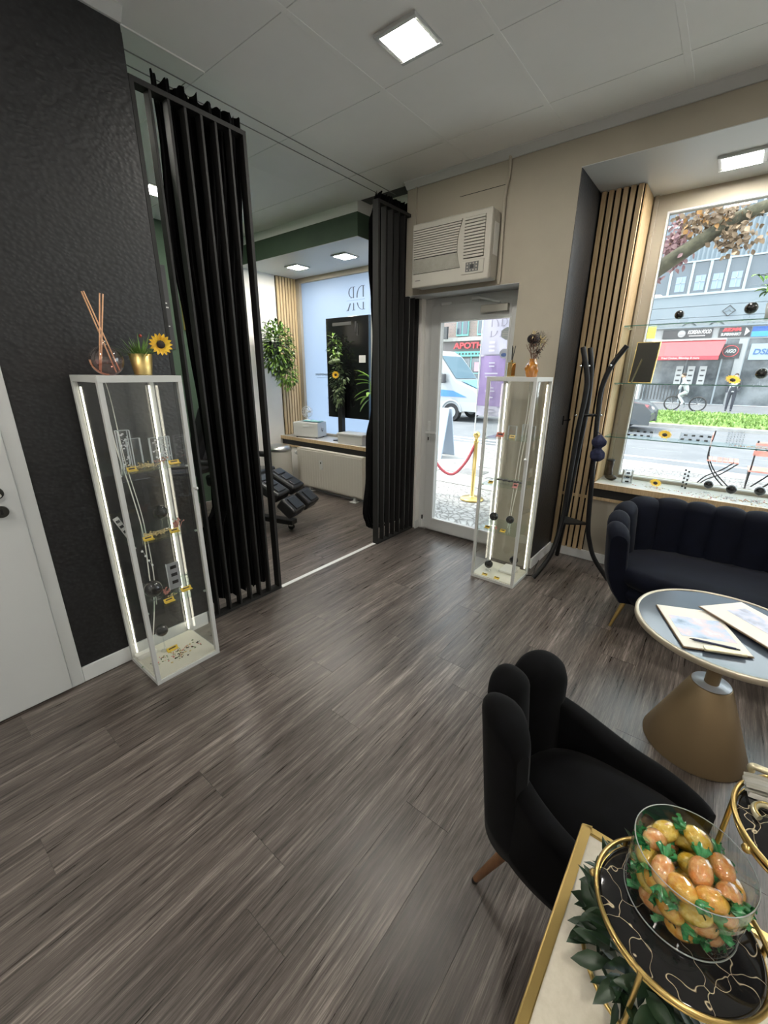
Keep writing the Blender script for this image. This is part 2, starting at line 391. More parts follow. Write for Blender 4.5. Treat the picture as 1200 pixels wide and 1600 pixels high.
# ---- treatment room behind the divider
MB().box(XL2-.1, XL2, YB, YF, 0, ZC).build('wall_treatment_left', M_green, kind='structure')
MB().box(XL2-.1, XL2, YF, 4.30, 0, ZC).build('wall_niche_left', M_wallw, kind='structure')
MB().box(XL2, -2.44, 0.80, 0.90, 0, ZC).build('wall_treatment_back', M_green, kind='structure')
w2 = sempty('wall_treatment_front', 'green beam over the frosted window niche')
MB().box(XL2, -2.87, YF, 4.30, 2.684, 2.87).build('beam', M_green, w2)
MB().box(XL2, -2.87, YF+.002, 4.30, 2.87, ZC+.05).build('beam_top', M_ceil, w2)
MB().box(XL2, -2.87, YF+.001, 4.08, 2.680, 2.684).build('soffit', M_white, w2)
MB().box(XL2, -2.87, 3.72, 4.30, 0, 0.655).build('parapet', M_wallw, w2)
MB().box(XL2, -2.87, 3.70, 3.72, 0.575, 0.648).build('black_strip', M_black, w2)
MB().box(XL2, -2.87, 3.695, 3.72, 0.550, 0.575).build('wood_strip', M_wood, w2)

# ---- window sills
M_sill = noisy('sill_top', (0.52, 0.51, 0.50), (0.60, 0.59, 0.57), 0.22, nscale=3)
s1 = sempty('window_1', 'large clear shop window with pale frame behind the sofa')
MB().box(-0.715, XR, 3.66, 4.04, 0.655, 0.690).build('sill', [M_sill], s1, bevel=.002)
MB().box(-0.715, XR, 3.648, 3.66, 0.648, 0.692).build('sill_edge', M_wood, s1)
fr = MB().box(-0.70, -0.605, 4.0, 4.09, 0.69, 2.747).box(-0.605, XR, 4.0, 4.09, 2.635, 2.747).box(-0.605, XR, 4.0, 4.09, 0.69, 0.718)
fr.box(-0.70, -0.675, 3.98, 4.0, 0.69, 2.747)
fr.build('window_frame', M_beige, s1, bevel=.003)
MB().box(-0.607, -0.597, 3.994, 4.02, 0.715, 2.637).box(-0.605, XR, 3.994, 4.02, 2.627, 2.637).box(-0.605, XR, 3.994, 4.02, 0.713, 0.723).build('glazing_bead', M_whitegl, s1)
MB().box(-0.605, XR, 4.03, 4.036, 0.716, 2.637).build('pane', M_glass, s1)
s2 = sempty('window_2', 'frosted shop window with mirrored lettering in the treatment room')
MB().box(XL2, -2.87, 3.68, 4.06, 0.655, 0.690).build('sill', [M_sill], s2, bevel=.002)
MB().box(XL2, -2.87, 3.668, 3.68, 0.648, 0.692).build('sill_edge', M_wood, s2)
MB().box(XL2, -4.68, 4.06, 4.14, 0.69, 2.68).box(-4.68, -2.87, 4.06, 4.14, 2.625, 2.68).box(-4.68, -2.87, 4.06, 4.14, 0.69, 0.72).box(-2.93, -2.87, 4.06, 4.14, .72, 2.63).build('window_frame', M_beige, s2, bevel=.003)
frost = bpy.data.materials.new('frosted_film'); frost.use_nodes = True
N = frost.node_tree.nodes; L = frost.node_tree.links; N.clear()
out = N.new('ShaderNodeOutputMaterial'); tl = N.new('ShaderNodeBsdfTranslucent'); tl.inputs[0].default_value = (0.28, 0.37, 0.50, 1)
df = N.new('ShaderNodeBsdfDiffuse'); df.inputs[0].default_value = (0.55, 0.62, 0.70, 1)
mx = N.new('ShaderNodeMixShader'); mx.inputs[0].default_value = 0.18; L.new(tl.outputs[0], mx.inputs[1]); L.new(df.outputs[0], mx.inputs[2]); L.new(mx.outputs[0], out.inputs[0])
MB().add([(-4.68, 4.10, .72), (-2.93, 4.10, .72), (-2.93, 4.10, 2.63), (-4.68, 4.10, 2.63)], [(0, 1, 2, 3)]).build('pane', frost, s2)
# mirrored DR monogram, split by a band of small print, and lines of small lettering on the film
M_print = mat('film_print', (0.06, 0.08, 0.11), 0.8)
M_print2 = mat('film_print_pale', (0.22, 0.30, 0.40), 0.8)
def glyph_poly(kind):
    # thick-and-thin serif capitals on a unit height; list of convex quads strips
    out = []
    def rect(x0, x1, z0, z1): out.append([(x0, z0), (x1, z0), (x1, z1), (x0, z1)])
    def bowl(cx, cz, rx, rz, a0, a1, t0, t1, n=14):
        for k in range(n):
            q0 = a0+(a1-a0)*k/n; q1 = a0+(a1-a0)*(k+1)/n
            def th(q): return t0+(t1-t0)*abs(math.cos(q))
            out.append([(cx+rx*math.cos(q0), cz+rz*math.sin(q0)), (cx+rx*math.cos(q1), cz+rz*math.sin(q1)),
                        (cx+(rx-th(q1))*math.cos(q1), cz+(rz-.02-th(q1)*.15)*math.sin(q1)), (cx+(rx-th(q0))*math.cos(q0), cz+(rz-.02-th(q0)*.15)*math.sin(q0))])
    rect(.10, .19, 0, 1); rect(0, .28, 0, .022); rect(0, .28, .978, 1)
    if kind == 'D':
        bowl(.24, .5, .50, .5, -PI/2, PI/2, .03, .10); rect(.19, .26, 0, .025); rect(.19, .26, .975, 1)
    else:
        bowl(.26, .74, .34, .26, -PI/2, PI/2, .03, .09); rect(.19, .28, .48, .503); rect(.19, .28, .978, 1)
        out.append([(.30, .49), (.40, .49), (.74, .0), (.62, .0)]); rect(.58, .82, 0, .02)
    return out
def clip_z(poly, lo, hi):
    for z, s in ((lo, 1), (hi, -1)):
        res = []
        for i in range(len(poly)):
            p, q = poly[i], poly[(i+1) % len(poly)]; dp = (p[1]-z)*s; dq = (q[1]-z)*s
            if dp >= 0: res.append(p)
            if dp*dq < 0: t = dp/(dp-dq); res.append((p[0]+(q[0]-p[0])*t, p[1]+(q[1]-p[1])*t))
        poly = res
        if len(poly) < 3: return []
    return poly
def monogram(mb, x, y, z, h, mirror=False, d=.002, sgn=1):
    s = -1 if mirror else 1
    for k, off in (('D', 0.0), ('R', 0.86)):
        for poly in glyph_poly(k):
            for lo, hi, dz in ((.46, 1.1, .12), (-.1, .36, -.02)):
                pp = clip_z(poly, lo, hi)
                if pp: mb.prism([(x+s*(p[0]+off)*h*.8, z+(p[1]+dz)*h) for p in pp], y-d, y, 'y')
    return mb
mg = MB(); monogram(mg, -3.57, 4.098, 2.245, 0.225, True); mg.build('monogram', M_print, s2)
fl = MB(); rr0 = random.Random(8)
for z, w, x, hh in ((2.352, .28, -3.72, .012), (2.03, .22, -4.1, .035), (1.96, .13, -4.06, .03), (1.80, .30, -4.12, .035), (1.50, .55, -4.2, .035), (1.46, .50, -4.2, .01), (1.36, .30, -4.1, .03), (1.20, .26, -4.12, .03), (1.0, .3, -4.1, .03)):
    xx = x-w/2
    while xx < x+w/2:
        k = rr0.uniform(.010, .022)*(hh/.03)**.5; fl.box(xx, xx+k, 4.096, 4.098, z-hh/2*rr0.uniform(.4, 1), z+hh/2*rr0.uniform(.4, 1)); xx += k+.007
fl.build('small_print', M_print2, s2)

# ---- entrance door
d2 = sempty('door_1', 'white glazed entrance door to the street')
fr = MB().box(-2.262, -2.175, 3.42, 3.49, 0, 2.145).box(-2.175, -1.33, 3.42, 3.49, 2.085, 2.145).box(-1.385, -1.33, 3.42, 3.49, 0, 2.09).box(-2.175, -1.385, 3.43, 3.49, 0, 0.02)
fr.build('door_frame', M_white, d2, bevel=.004)
lf = MB().box(-2.185, -2.092, 3.40, 3.465, 0.022, 2.085).box(-1.45, -1.38, 3.40, 3.465, 0.022, 2.085).box(-2.092, -1.45, 3.40, 3.465, 1.955, 2.085).box(-2.092, -1.45, 3.40, 3.465, 0.022, 0.135)
lf.build('door_leaf', M_white, d2, bevel=.005)
MB().box(-2.094, -2.082, 3.394, 3.42, .133, 1.957).box(-1.46, -1.448, 3.394, 3.42, .133, 1.957).box(-2.082, -1.46, 3.394, 3.42, .133, .145).box(-2.082, -1.46, 3.394, 3.42, 1.945, 1.957).build('glazing_bead', M_whitegl, d2)
MB().box(-2.084, -1.458, 3.435, 3.441, .143, 1.947).build('pane', M_glass, d2)
h = MB().box(-2.175, -2.150, 3.393, 3.40, 0.90, 1.10).build('handle_plate', M_whitegl, d2, bevel=.003)
MB().cyl((-2.162, 3.395, 1.0), (-2.162, 3.35, 1.0), .009, n=12).bar((-2.168, 3.35, 1.0), (-2.055, 3.35, 1.0), .014, .02).build('lever', M_whitegl, h, bevel=.002)
MB().box(-2.168, -2.156, 3.391, 3.394, .92, .95).build('keyhole', M_dark, h)
MB().box(-1.70, -1.47, 3.36, 3.40, 1.995, 2.05).build('closer_box', M_cream, d2, bevel=.004)
MB().bar((-1.54, 3.375, 2.06), (-1.75, 3.36, 2.115), .02, .012).box(-1.80, -1.74, 3.39, 3.425, 2.10, 2.125).build('closer_arm', M_whitegl, d2, bevel=.002)
MB().box(-2.08, -1.99, 3.385, 3.40, 2.08, 2.10).build('door_stop', M_whitegl, d2, bevel=.002)
MB().box(-2.205, -2.18, 3.385, 3.42, .03, .12).build('hinge', M_whitegl, d2, bevel=.002)
MB().cyl((-2.192, 3.382, .12), (-2.192, 3.382, .16), .008, n=10).build('hinge_pin', M_dark, d2)
# stickers on the door glass
def hexa(cx, cz, r, sq=1.0): return [(cx+r*math.cos(PI/2+k*PI/3), cz+sq*r*math.sin(PI/2+k*PI/3)) for k in range(6)]
MB().prism(hexa(-1.487, 1.835, .05), 3.430, 3.4345, 'y').build('hexagon_sticker', mat('sticker_grey', (.42, .46, .48), .6), d2)
MB().box(-1.525, -1.45, 3.4295, 3.430, 1.832, 1.838).box(-1.52, -1.455, 3.4295, 3.430, 1.818, 1.823).box(-1.515, -1.46, 3.4295, 3.430, 1.846, 1.850).build('sticker_print', M_plastic, d2)
MB().prism([(-1.495+.038*math.cos(t*PI/12), 1.685+.038*math.sin(t*PI/12)) for t in range(24)], 3.430, 3.4345, 'y').build('round_sticker', mat('sticker_pale', (.55, .60, .70), .6), d2)
MB().prism([(-1.495+.024*math.cos(t*PI/12), 1.675+.014*math.sin(t*PI/12)) for t in range(24)], 3.428, 3.430, 'y').build('sticker_print', mat('sticker_blue', (.12, .2, .5), .6), d2)

# ---- white inner door at the far left
d1 = sempty('door_2', 'white panel door with dark round rosette in the wallpapered wall')
MB().box(-2.44, XW+.014, .362, .418, 0, 2.11).box(-2.44, XW+.014, -.50, -.44, 0, 2.11).box(-2.44, XW+.014, -.44, .362, 2.05, 2.11).build('door_frame', M_white, d1, bevel=.004)
MB().box(-2.345, -2.285, -.445, .362, .008, 2.055).build('door_leaf', M_white, d1, bevel=.004)
M_rose = mat('dark_rosette', (.06, .06, .055), .35, .8)
def rosette(z, y):
    mb = MB(); mb.cyl((-2.286, y, z), (-2.278, y, z), .026, .024, n=28); return mb
r1 = rosette(1.042, .293).build('rosette', M_rose, d1)
MB().cyl((-2.278, .293, 1.042), (-2.235, .293, 1.042), .009, n=12).cyl((-2.24, .293, 1.042), (-2.235, .17, 1.042), .010, n=12).build('lever', M_chrome, r1)
r2 = rosette(.962, .293).build('keyhole_rosette', M_rose, d1)
MB().box(-2.2785, -2.277, .289, .297, .952, .974).build('keyhole', M_dark, r2)

# ---- wooden slat panels
def slats_y(name, label, x0, x1, y, z0, z1, n, sw):
    # slats face -Y
    t = thing(name, label, 'slat panel', ((x0+x1)/2, y, z0))
    cx = (x0+x1)/2
    MB().box(x0-cx, x1-cx, .012, .02, 0, z1-z0).build('backing', M_blackfelt, t)
    p = (x1-x0)/n; me = MB().box(-sw/2, sw/2, -.012, .012, 0, z1-z0).mesh('slat', M_wood, .001)
    for k in range(n): put('slat', me, t, (x0+p*(k+.5)-cx, 0, 0))
    return t
t = slats_y('wood_slat_panel', 'oak slat wall panel on black felt beside the clear shop window', -0.992, -0.72, 3.685, 0.082, 2.745, 6, .0295)
rp = MB()
for k in range(24): rp.box(-.72+.856, -.712+.856, .02+k*.0128, .029+k*.0128, .61, 2.663)
rp.box(-.725+.856, -.716+.856, .012, .33, .61, 2.663)
rp.build('side_lamella', M_wood, t)
t2 = thing('wood_slat_panel', 'oak slat wall panel beside the frosted window in treatment room', 'slat panel', (XL2, 3.90, .692))
MB().box(0, .008, -.16, .16, 0, 1.985).build('backing', M_blackfelt, t2)
me = MB().box(.008, .030, -.0155, .0155, 0, 1.985).mesh('slat', M_wood, .001)
for k in range(7): put('slat', me, t2, (0, -.16+.32/7*(k+.5), 0))

# ---- ceiling lamps
def panel_lamp(x, y, z, s, label, s2=None, group='square ceiling panel lamps'):
    s2 = s2 or s
    t = thing('panel_lamp', label, 'ceiling lamp', (x, y, z), 0, group)
    f = MB(); a, c = s/2, s2/2; w = .022
    f.box(-a, a, -c, -c+w, -.014, 0).box(-a, a, c-w, c, -.014, 0).box(-a, -a+w, -c+w, c-w, -.012, 0).box(a-w, a, -c+w, c-w, -.012, 0)
    f.build('lamp_frame', M_white, t, bevel=.002)
    MB().box(-a+w, a-w, -c+w, c-w, -.013, -.001).build('diffuser', M_led, t)
    return t
panel_lamp(-1.445, 1.965, ZC, .225, 'lit square panel lamp flush in the tiled ceiling of the front room')
for k, (x, y, w) in enumerate(((.75, 1.97, 'above the desk end near the right wall'), (-1.445, -.3, 'above the white inner door'), (.75, -.3, 'over the desk behind the camera'), (-1.445, -1.9, 'by the back wall near the left corner'), (.75, -1.9, 'by the back wall near the right corner'))):
    panel_lamp(x, y, ZC, .225, 'square panel lamp '+w)
panel_lamp(-.22, 3.655, 2.747, .23, 'square panel lamp in the soffit over the sofa window')
panel_lamp(1.2, 3.655, 2.747, .23, 'square panel lamp in the window soffit beyond the sofa')
panel_lamp(-4.18, 3.62, 2.680, .21, 'square panel lamp in the niche soffit nearer the oak slats')
panel_lamp(-3.41, 3.60, 2.680, .21, 'square panel lamp in the niche soffit above the tall screen')
panel_lamp(-4.05, 1.20, ZC, .225, 'unseen panel lamp added at the back to brighten the treatment room')  # added out of view to brighten the treatment room
panel_lamp(-3.10, 1.20, ZC, .225, 'unseen panel lamp added behind the wallpapered wall end as extra room light')  # also an added lamp, out of view, for more light on the radiator side
panel_lamp(-4.05, 2.02, ZC, .225, 'square panel lamp in treatment room ceiling seen through the divider')
# ================================================================ dividers and curtains
def divider(label, x, y0, y1, ys, ztop):
    yc = (y0+y1)/2
    t = thing('slatted_divider', label, 'room divider', (x, yc, 0), 0, 'black slatted dividers')
    MB().box(-.055, 0, y0-yc, y0-yc+.020, .02, ztop-.022).box(-.055, 0, y1-yc-.020, y1-yc, .02, ztop-.022).box(-.055, 0, y0-yc, y1-yc, 0, .02).box(-.055, 0, y0-yc, y1-yc, ztop-.022, ztop).build('divider_frame', M_screen, t, bevel=.0015)
    me = MB().box(-.050, -.002, -.0065, .0065, .02, ztop-.022).mesh('slat', M_screen, .0015)
    for y in ys: put('slat', me, t, (0, y-yc, 0))
    return t
divider('tall black slatted divider between the wallpapered wall and the room opening', -2.31, 1.104, 1.688, (1.19, 1.274, 1.353, 1.435, 1.511, 1.592), 2.75)
divider('tall black slatted divider beside the glazed entrance door', -2.29, 2.785, 3.355, [2.80+k*.0815 for k in range(1, 7)], 2.74)
def interp(tab, z):
    tab = sorted(tab)
    if z <= tab[0][0]: return tab[0][1]
    for (a, p), (c, q) in zip(tab, tab[1:]):
        if z <= c: t = (z-a)/(c-a); t = t*t*(3-2*t); return p+(q-p)*t
    return tab[-1][1]
def curtain(name, label, x, left, right, z0, z1, nf, seed, yc):
    r = random.Random(seed); ph = [r.uniform(0, 6) for _ in range(8)]
    t = thing(name, label, 'curtain', (x, yc, 0), 0, 'gathered black curtains')
    def fn(u, v):
        z = z0+(z1-z0)*v
        yl, yr = interp(left, z), interp(right, z); w = yr-yl
        y = yl+w*(u+.010*math.sin(nf*2*PI*u*.5+ph[0]))
        amp = .030*(.6+.4*math.sin(3*z+ph[1]))
        xx = amp*math.sin(nf*2*PI*u+ph[2]+.5*math.sin(2.1*z+ph[3])+.4*math.sin(9*u))+.012*math.sin(nf*4.4*PI*u+ph[4]+z)
        zz = z
        if v > .93: zz = z-.012+.026*(v-.93)/.07*abs(math.sin(nf*.9*PI*u+ph[5]))**.6+.004*math.sin(nf*7*PI*u); xx *= .8
        if v < .03: zz = z+.015*math.sin(nf*2*PI*u+ph[7])
        return (xx, y-yc, zz)
    MB().grid(fn, 140, 60).build('cloth', M_curtain, t)
    return t
curtain('curtain', 'black curtain gathered behind the divider next to the wallpapered wall', -2.43,
        [(.05, 1.12), (.30, 1.13), (.55, 1.19), (.72, 1.288), (.93, 1.30), (1.31, 1.29), (1.73, 1.272), (2.16, 1.245), (2.65, 1.262), (2.82, 1.255)],
        [(.05, 1.66), (.6, 1.65), (.85, 1.64), (1.2, 1.635), (1.6, 1.636), (2.0, 1.66), (2.3, 1.70), (2.6, 1.72), (2.82, 1.735)], .05, 2.845, 7, 2, 1.45)
curtain('curtain', 'black curtain bulging behind the divider next to the entrance door', -2.43,
        [(.09, 2.90), (.14, 2.81), (.27, 2.765), (.64, 2.82), (.96, 2.83), (1.22, 2.90), (1.8, 2.90), (2.08, 2.867), (2.31, 2.836), (2.63, 2.845), (2.77, 2.906), (2.87, 2.95)],
        [(.09, 3.34), (1.2, 3.33), (2.87, 3.35)], .09, 2.85, 7, 5, 3.1)
tag(MB().box(-2.530, -2.526, 1.12, 3.30, ZC-.004, ZC).box(-2.634, -2.630, 1.12, 3.30, ZC-.004, ZC).box(-2.63, -2.53, 1.5, 1.502, ZC-.003, ZC).build('curtain_track', mat('track_grey', (.20, .20, .20), .6)), 'slim double curtain track on the ceiling above both dividers', 'curtain track')

# ================================================================ glass display cabinets
VD, VW, VH = .316, .345, 1.51
M_frame = mat('cabinet_white', (0.52, 0.53, 0.52), 0.42)
M_vbase = mat('cabinet_floor', (0.68, 0.66, 0.56), 0.5)
M_vglass = glass('cabinet_glass', (0.985, 0.99, 0.988), base=.03)
def vitrine(label, loc, rotz):
    t = thing('display_cabinet', label, 'display cabinet', loc, rotz, 'glass display cabinets')
    a, c, p = VD/2, VW/2, .020
    for sx in (-1, 1):
        for sy in (-1, 1):
            x0, x1 = sorted((sx*a, sx*(a-p))); y0, y1 = sorted((sy*c, sy*(c-p)))
            MB().box(x0, x1, y0, y1, .022, VH-.028).build('corner_post', M_frame, t, bevel=.001)
    MB().box(-a, a, -c, c, VH-.028, VH).build('top_panel', M_frame, t, bevel=.0015)
    MB().box(-a, a, -c, c, 0, .022).build('base_panel', M_frame, t, bevel=.0015)
    MB().box(-a+.008, a-.008, -c+.008, c-.008, .022, .028).build('base_liner', M_vbase, t)
    g = .0015
    MB().box(-a+p, a-p, -c+.006, -c+.006+.003, .022, VH-.028).build('side_pane', M_vglass, t)
    MB().box(-a+p, a-p, c-.009, c-.006, .022, VH-.028).build('side_pane', M_vglass, t)
    MB().box(-a+.006, -a+.009, -c+p, c-p, .022, VH-.028).build('back_pane', M_vglass, t)
    dr = MB().box(a-.009, a-.006, -c+p, c-p, .022, VH-.028).build('door_pane', M_vglass, t)
    MB().cyl((a-.006, c-.012, .98), (a+.016, c-.012, .98), .005, n=10).ball((a+.018, c-.012, .98), .009, 10, 8).build('knob', M_frame, dr)
    for z in (.41, .76, 1.10):
        s_ = MB().box(-a+.012, a-.012, -c+.012, c-.012, z-.005, z).build('glass_shelf', M_shelfglass, t)
        for sx in (-1, 1):
            for sy in (-1, 1): MB().box(sx*(a-.024)-.006, sx*(a-.024)+.006, sy*(c-.024)-.006, sy*(c-.024)+.006, z-.012, z-.005).build('shelf_clip', M_frame, s_)
    for sy in (-1, 1):
        y = sy*(c-.026)
        MB().box(-a+.020, -a+.029, y-.0022, y+.0022, .05, VH-.05).build('light_strip', M_ledstrip, t)
    return t
CL = (-2.136, .8145, 0); CR = (-1.142, 2.930, 0)
vitrine('white framed glass display cabinet against the charcoal wallpaper', CL, 0)
vitrine('white framed glass display cabinet standing by the entrance door', CR, -PI/2)

def local(c, rz):
    M = Matrix.Translation(c) @ Matrix.Rotation(rz, 4, 'Z'); return lambda x, y, z: M @ Vector((x, y, z))
WL = local(CL, 0); WR = local(CR, -PI/2)
M_ballblk = mat('black_ball', (0.008, 0.008, 0.009), 0.12, spec=.6)
M_blackprint = mat('black_print', (0.01, 0.01, 0.012), 0.4)
M_pearl = mat('pearl', (.8, .8, .82), .2)
M_straw = noisy('straw', (.55, .42, .18), (.72, .60, .32), .7, nscale=40)
M_pink = mat('pink_petal', (.62, .26, .22), .6)
M_greycard = mat('grey_card', (.30, .31, .33), .5)
M_cable = mat('white_cable', (.78, .77, .72), .45)
M_acryledge = mat('acrylic_edge', (.62, .66, .68), .1, alpha=1)
def black_ball(p, r, label, stand=.03, group='black ball ornaments'):
    t = thing('ball_ornament', label, 'ornament', (p[0], p[1], p[2]), 0, group)
    MB().lathe([(0, 0), (r*.7, 0), (r*.7, .003), (.004, .004), (.003, stand), (r*.42, stand+.008), (r*.40, stand+.009), (0, stand+.006)], 16).build('stand', M_acryl, t)
    bl = MB().ball((0, 0, stand+r), r, 20, 14).build('ball', M_ballblk, t)
    MB().ball((r*.55, r*.25, stand+r*1.75), r*.09, 6, 5).ball((r*.8, -r*.3, stand+r*1.3), r*.08, 6, 5).ball((r*.85, r*.25, stand+r*1.1), r*.09, 6, 5).build('crystal', M_pearl, bl)
    return t
def name_tag(p, rz, label, w=.04, h=.017, col=None, group='small name tags in the display cabinets'):
    t = thing('name_tag', label, 'tag', p, rz, group)
    M = Matrix.Rotation(math.radians(-25), 4, 'Y')
    MB().box(0, .004, -w/2, w/2, 0, h, M=M).box(0, .018, -w/2, w/2, 0, .003).build('plate', col or M_yellow, t)
    MB().box(.0042, .005, -w*.32, w*.32, h*.35, h*.7, M=M).build('print', M_blackprint, t)
    return t
def scatter(name, label, cat, p, pts, mats, s=.006, seed=1):
    r = random.Random(seed); mb = MB()
    for x, y in pts:
        k = r.randrange(len(mats)); d = r.uniform(.6, 1.3)*s; a = r.uniform(0, PI)
        M = Matrix.Translation((x, y, d*.35)) @ Matrix.Rotation(a, 4, 'Z') @ Matrix.Rotation(r.uniform(-.4, .4), 4, 'X')
        mb.ball((0, 0, 0), d, 6, 4, mi=k, M=M, sq=(1, .7, .3))
    o = mb.build(name, mats, loc=p); tag(o, label, cat, kind='stuff'); return o
def cloud(cx, cy, sx, sy, n, seed):
    r = random.Random(seed); return [(r.gauss(cx, sx), r.gauss(cy, sy)) for _ in range(n)]
def sprig(name, label, p, n, spread, mats, seed, rad=.0012, lift=.02):
    r = random.Random(seed); mb = MB()
    for k in range(n):
        a = r.uniform(0, 2*PI); l = r.uniform(.5, 1)*spread
        q = (r.uniform(-.3, .3)*spread, r.uniform(-.8, .8)*spread, .001)
        e = (q[0]+.4*l*math.cos(a), q[1]+l*math.sin(a), r.uniform(.2, 1)*lift)
        mb.tube([q, ((q[0]+e[0])/2, (q[1]+e[1])/2, e[2]*.7+.004), e], rad, 4, mi=k % len(mats))
        mb.ball(e, rad*3, 5, 4, mi=k % len(mats))
    o = mb.build(name, mats, loc=p); return tag(o, label, 'dried flowers')
# --- left cabinet
def acrylic_box(p, sx, sy, h, label, print_=True, rz=0, group='clear acrylic displays'):
    t = thing('acrylic_display', label, 'acrylic display', p, rz, group)
    MB().box(-sx/2, sx/2, -sy/2, sy/2, 0, h).build('block', M_acryl, t)
    e = .0018; f = MB()
    for y in (-sy/2, sy/2): f.box(-sx/2-e/2, -sx/2+e, y-e, y+e, 0, h).box(sx/2-e, sx/2+e/2, y-e, y+e, 0, h)
    f.box(-sx/2, sx/2, -sy/2, sy/2, h-e*.6, h+e*.6).build('edge', M_acryledge, t)
    if print_:
        r = random.Random(int(sy*9999)); q = MB()
        for k in range(26):
            y = r.uniform(-.4, .4)*sy; z = r.uniform(.05, .93)*h; d = r.uniform(.002, .005)
            q.box(-.0012, .0012, y-d, y+d, z-d*.7, z+d*.7)
        q.build('flecks', M_pearl, t)
    return t
acrylic_box(WL(.04, -.075, 1.10), .03, .048, .175, 'tall clear acrylic block with silver flecks in the wallpaper side cabinet')
acrylic_box(WL(-.06, .00, 1.10), .01, .06, .12, 'plain clear acrylic plate at the back of the wallpaper side cabinet', False)
acrylic_box(WL(.02, .082, 1.10), .012, .082, .125, 'square clear acrylic plate with silver flecks in the wallpaper side cabinet')
acrylic_box(WL(-.02, .128, 1.10), .006, .05, .12, 'narrow clear acrylic plate by the door edge of the wallpaper side cabinet')
name_tag(WL(.10, -.085, 1.10), 0, 'yellow name tag below the tall acrylic block')
name_tag(WL(.08, .115, 1.10), 0, 'yellow name tag under the square acrylic plate', .05)
sprig('straw_sprig', 'straw coloured dried grass between the acrylic blocks', WL(.07, -.01, 1.10), 34, .06, [M_straw], 1)
sprig('pink_sprig', 'pink dried blossoms behind the square acrylic plate', WL(.0, .085, 1.10), 14, .028, [M_pink], 4)
black_ball(WL(.02, .035, .76), .034, 'glossy black ball on the middle shelf of the wallpaper side cabinet', .062)
t = thing('display_strip', 'white leaning strip with black squares on the middle shelf', 'display strip', WL(.03, -.12, .76), 0)
Mx = Matrix.Rotation(math.radians(22), 4, 'X')
MB().box(-.002, .002, -.012, .012, 0, .13, M=Mx).build('strip', M_plastic, t)
q = MB(); [q.box(.002, .003, -.008, .008, .012+k*.03, .026+k*.03, M=Mx) for k in range(4)]; q.build('square', M_blackprint, t)
name_tag(WL(.10, -.07, .76), 0, 'yellow name tag below the leaning white strip', .045)
name_tag(WL(.09, .06, .76), 0, 'orange yellow name tag beside the middle shelf ball', .045)
sprig('straw_sprig', 'straw coloured dried grass on the middle cabinet shelf', WL(.07, -.02, .76), 34, .05, [M_straw], 2)
sprig('pink_sprig', 'pink dried blossoms beside the orange yellow tag', WL(.04, .095, .76), 22, .025, [M_pink], 3, lift=.05)
black_ball(WL(.03, -.065, .41), .043, 'large glossy black ball on the lowest shelf of the wallpaper side cabinet', .015)
t = thing('display_card', 'grey upright card with three black squares on the lowest shelf', 'display card', WL(.0, .06, .41), 0)
MB().box(-.003, .003, -.032, .032, .0, .15).build('card', M_greycard, t, bevel=.001)
q = MB(); [q.box(.003, .004, -.016, .016, .03+k*.043, .048+k*.043) for k in range(3)]; q.build('square', M_blackprint, t)
MB().box(-.003, .004, -.035, -.032, 0, .152).build('edge', M_acryledge, t)
name_tag(WL(.11, -.03, .41), 0, 'yellow name tag at the front of the lowest shelf', .05)
name_tag(WL(.06, .085, .41), 0, 'yellow name tag at the foot of the grey card', .055)
sprig('pale_sprig', 'pale dried blossoms beside the grey card', WL(.07, .01, .41), 14, .02, [M_straw, M_leafg], 7)
sprig('pink_sprig', 'pink dried blossoms beside the large black ball', WL(.03, -.005, .41), 12, .014, [M_pink], 8, lift=.04)
t = thing('pearl_chain', 'short column of white pearls above the lowest shelf', 'chain', WL(-.05, -.055, .56))
for k in range(4): MB().ball((0, .012*k, .09-.03*k), .006, 8, 6).build('pearl', M_pearl, t)
MB().tube([(0, 0, .1), (0, .018, .045), (0, .036, -.01)], .0007, 4).build('thread', M_cable, t)
black_ball(WL(-.06, -.03, .028), .033, 'glossy black ball on the base of the wallpaper side cabinet', .10)
name_tag(WL(-.04, .0, .028), 0, 'dark yellow name tag on the base of the wallpaper side cabinet', .06)
scatter('dried_petals', 'pink and brown dried petals strewn on the cabinet base', 'petals', WL(.02, .0, .028), cloud(0, 0, .025, .055, 110, 5), [M_pink, M_straw, M_seed, M_leafg], .0055)
tag(MB().box(-.03, .03, -.05, .05, 0, .022).build('power_adapter', M_cable, loc=WL(-.10, -.115, .028), bevel=.006), 'cream power adapter in the corner of the cabinet base', 'adapter')
cb = spline([(-.145, -.055, 1.48), (-.147, -.05, 1.2), (-.146, -.02, .95), (-.146, .0, .7), (-.146, -.01, .45), (-.145, -.01, .30), (-.12, -.07, .05)], 6)
cb2 = spline([(-.145, -.04, 1.48), (-.147, -.03, 1.38), (-.146, -.02, 1.1), (-.146, .01, .8), (-.146, .015, .5), (-.145, 0.0, .28)], 6)
tag(MB().tube(cb, .003, 6).tube(cb2, .0025, 6).build('lamp_cable', M_cable, loc=CL), 'white lamp cables hanging down the back of the wallpaper side cabinet', 'cable')
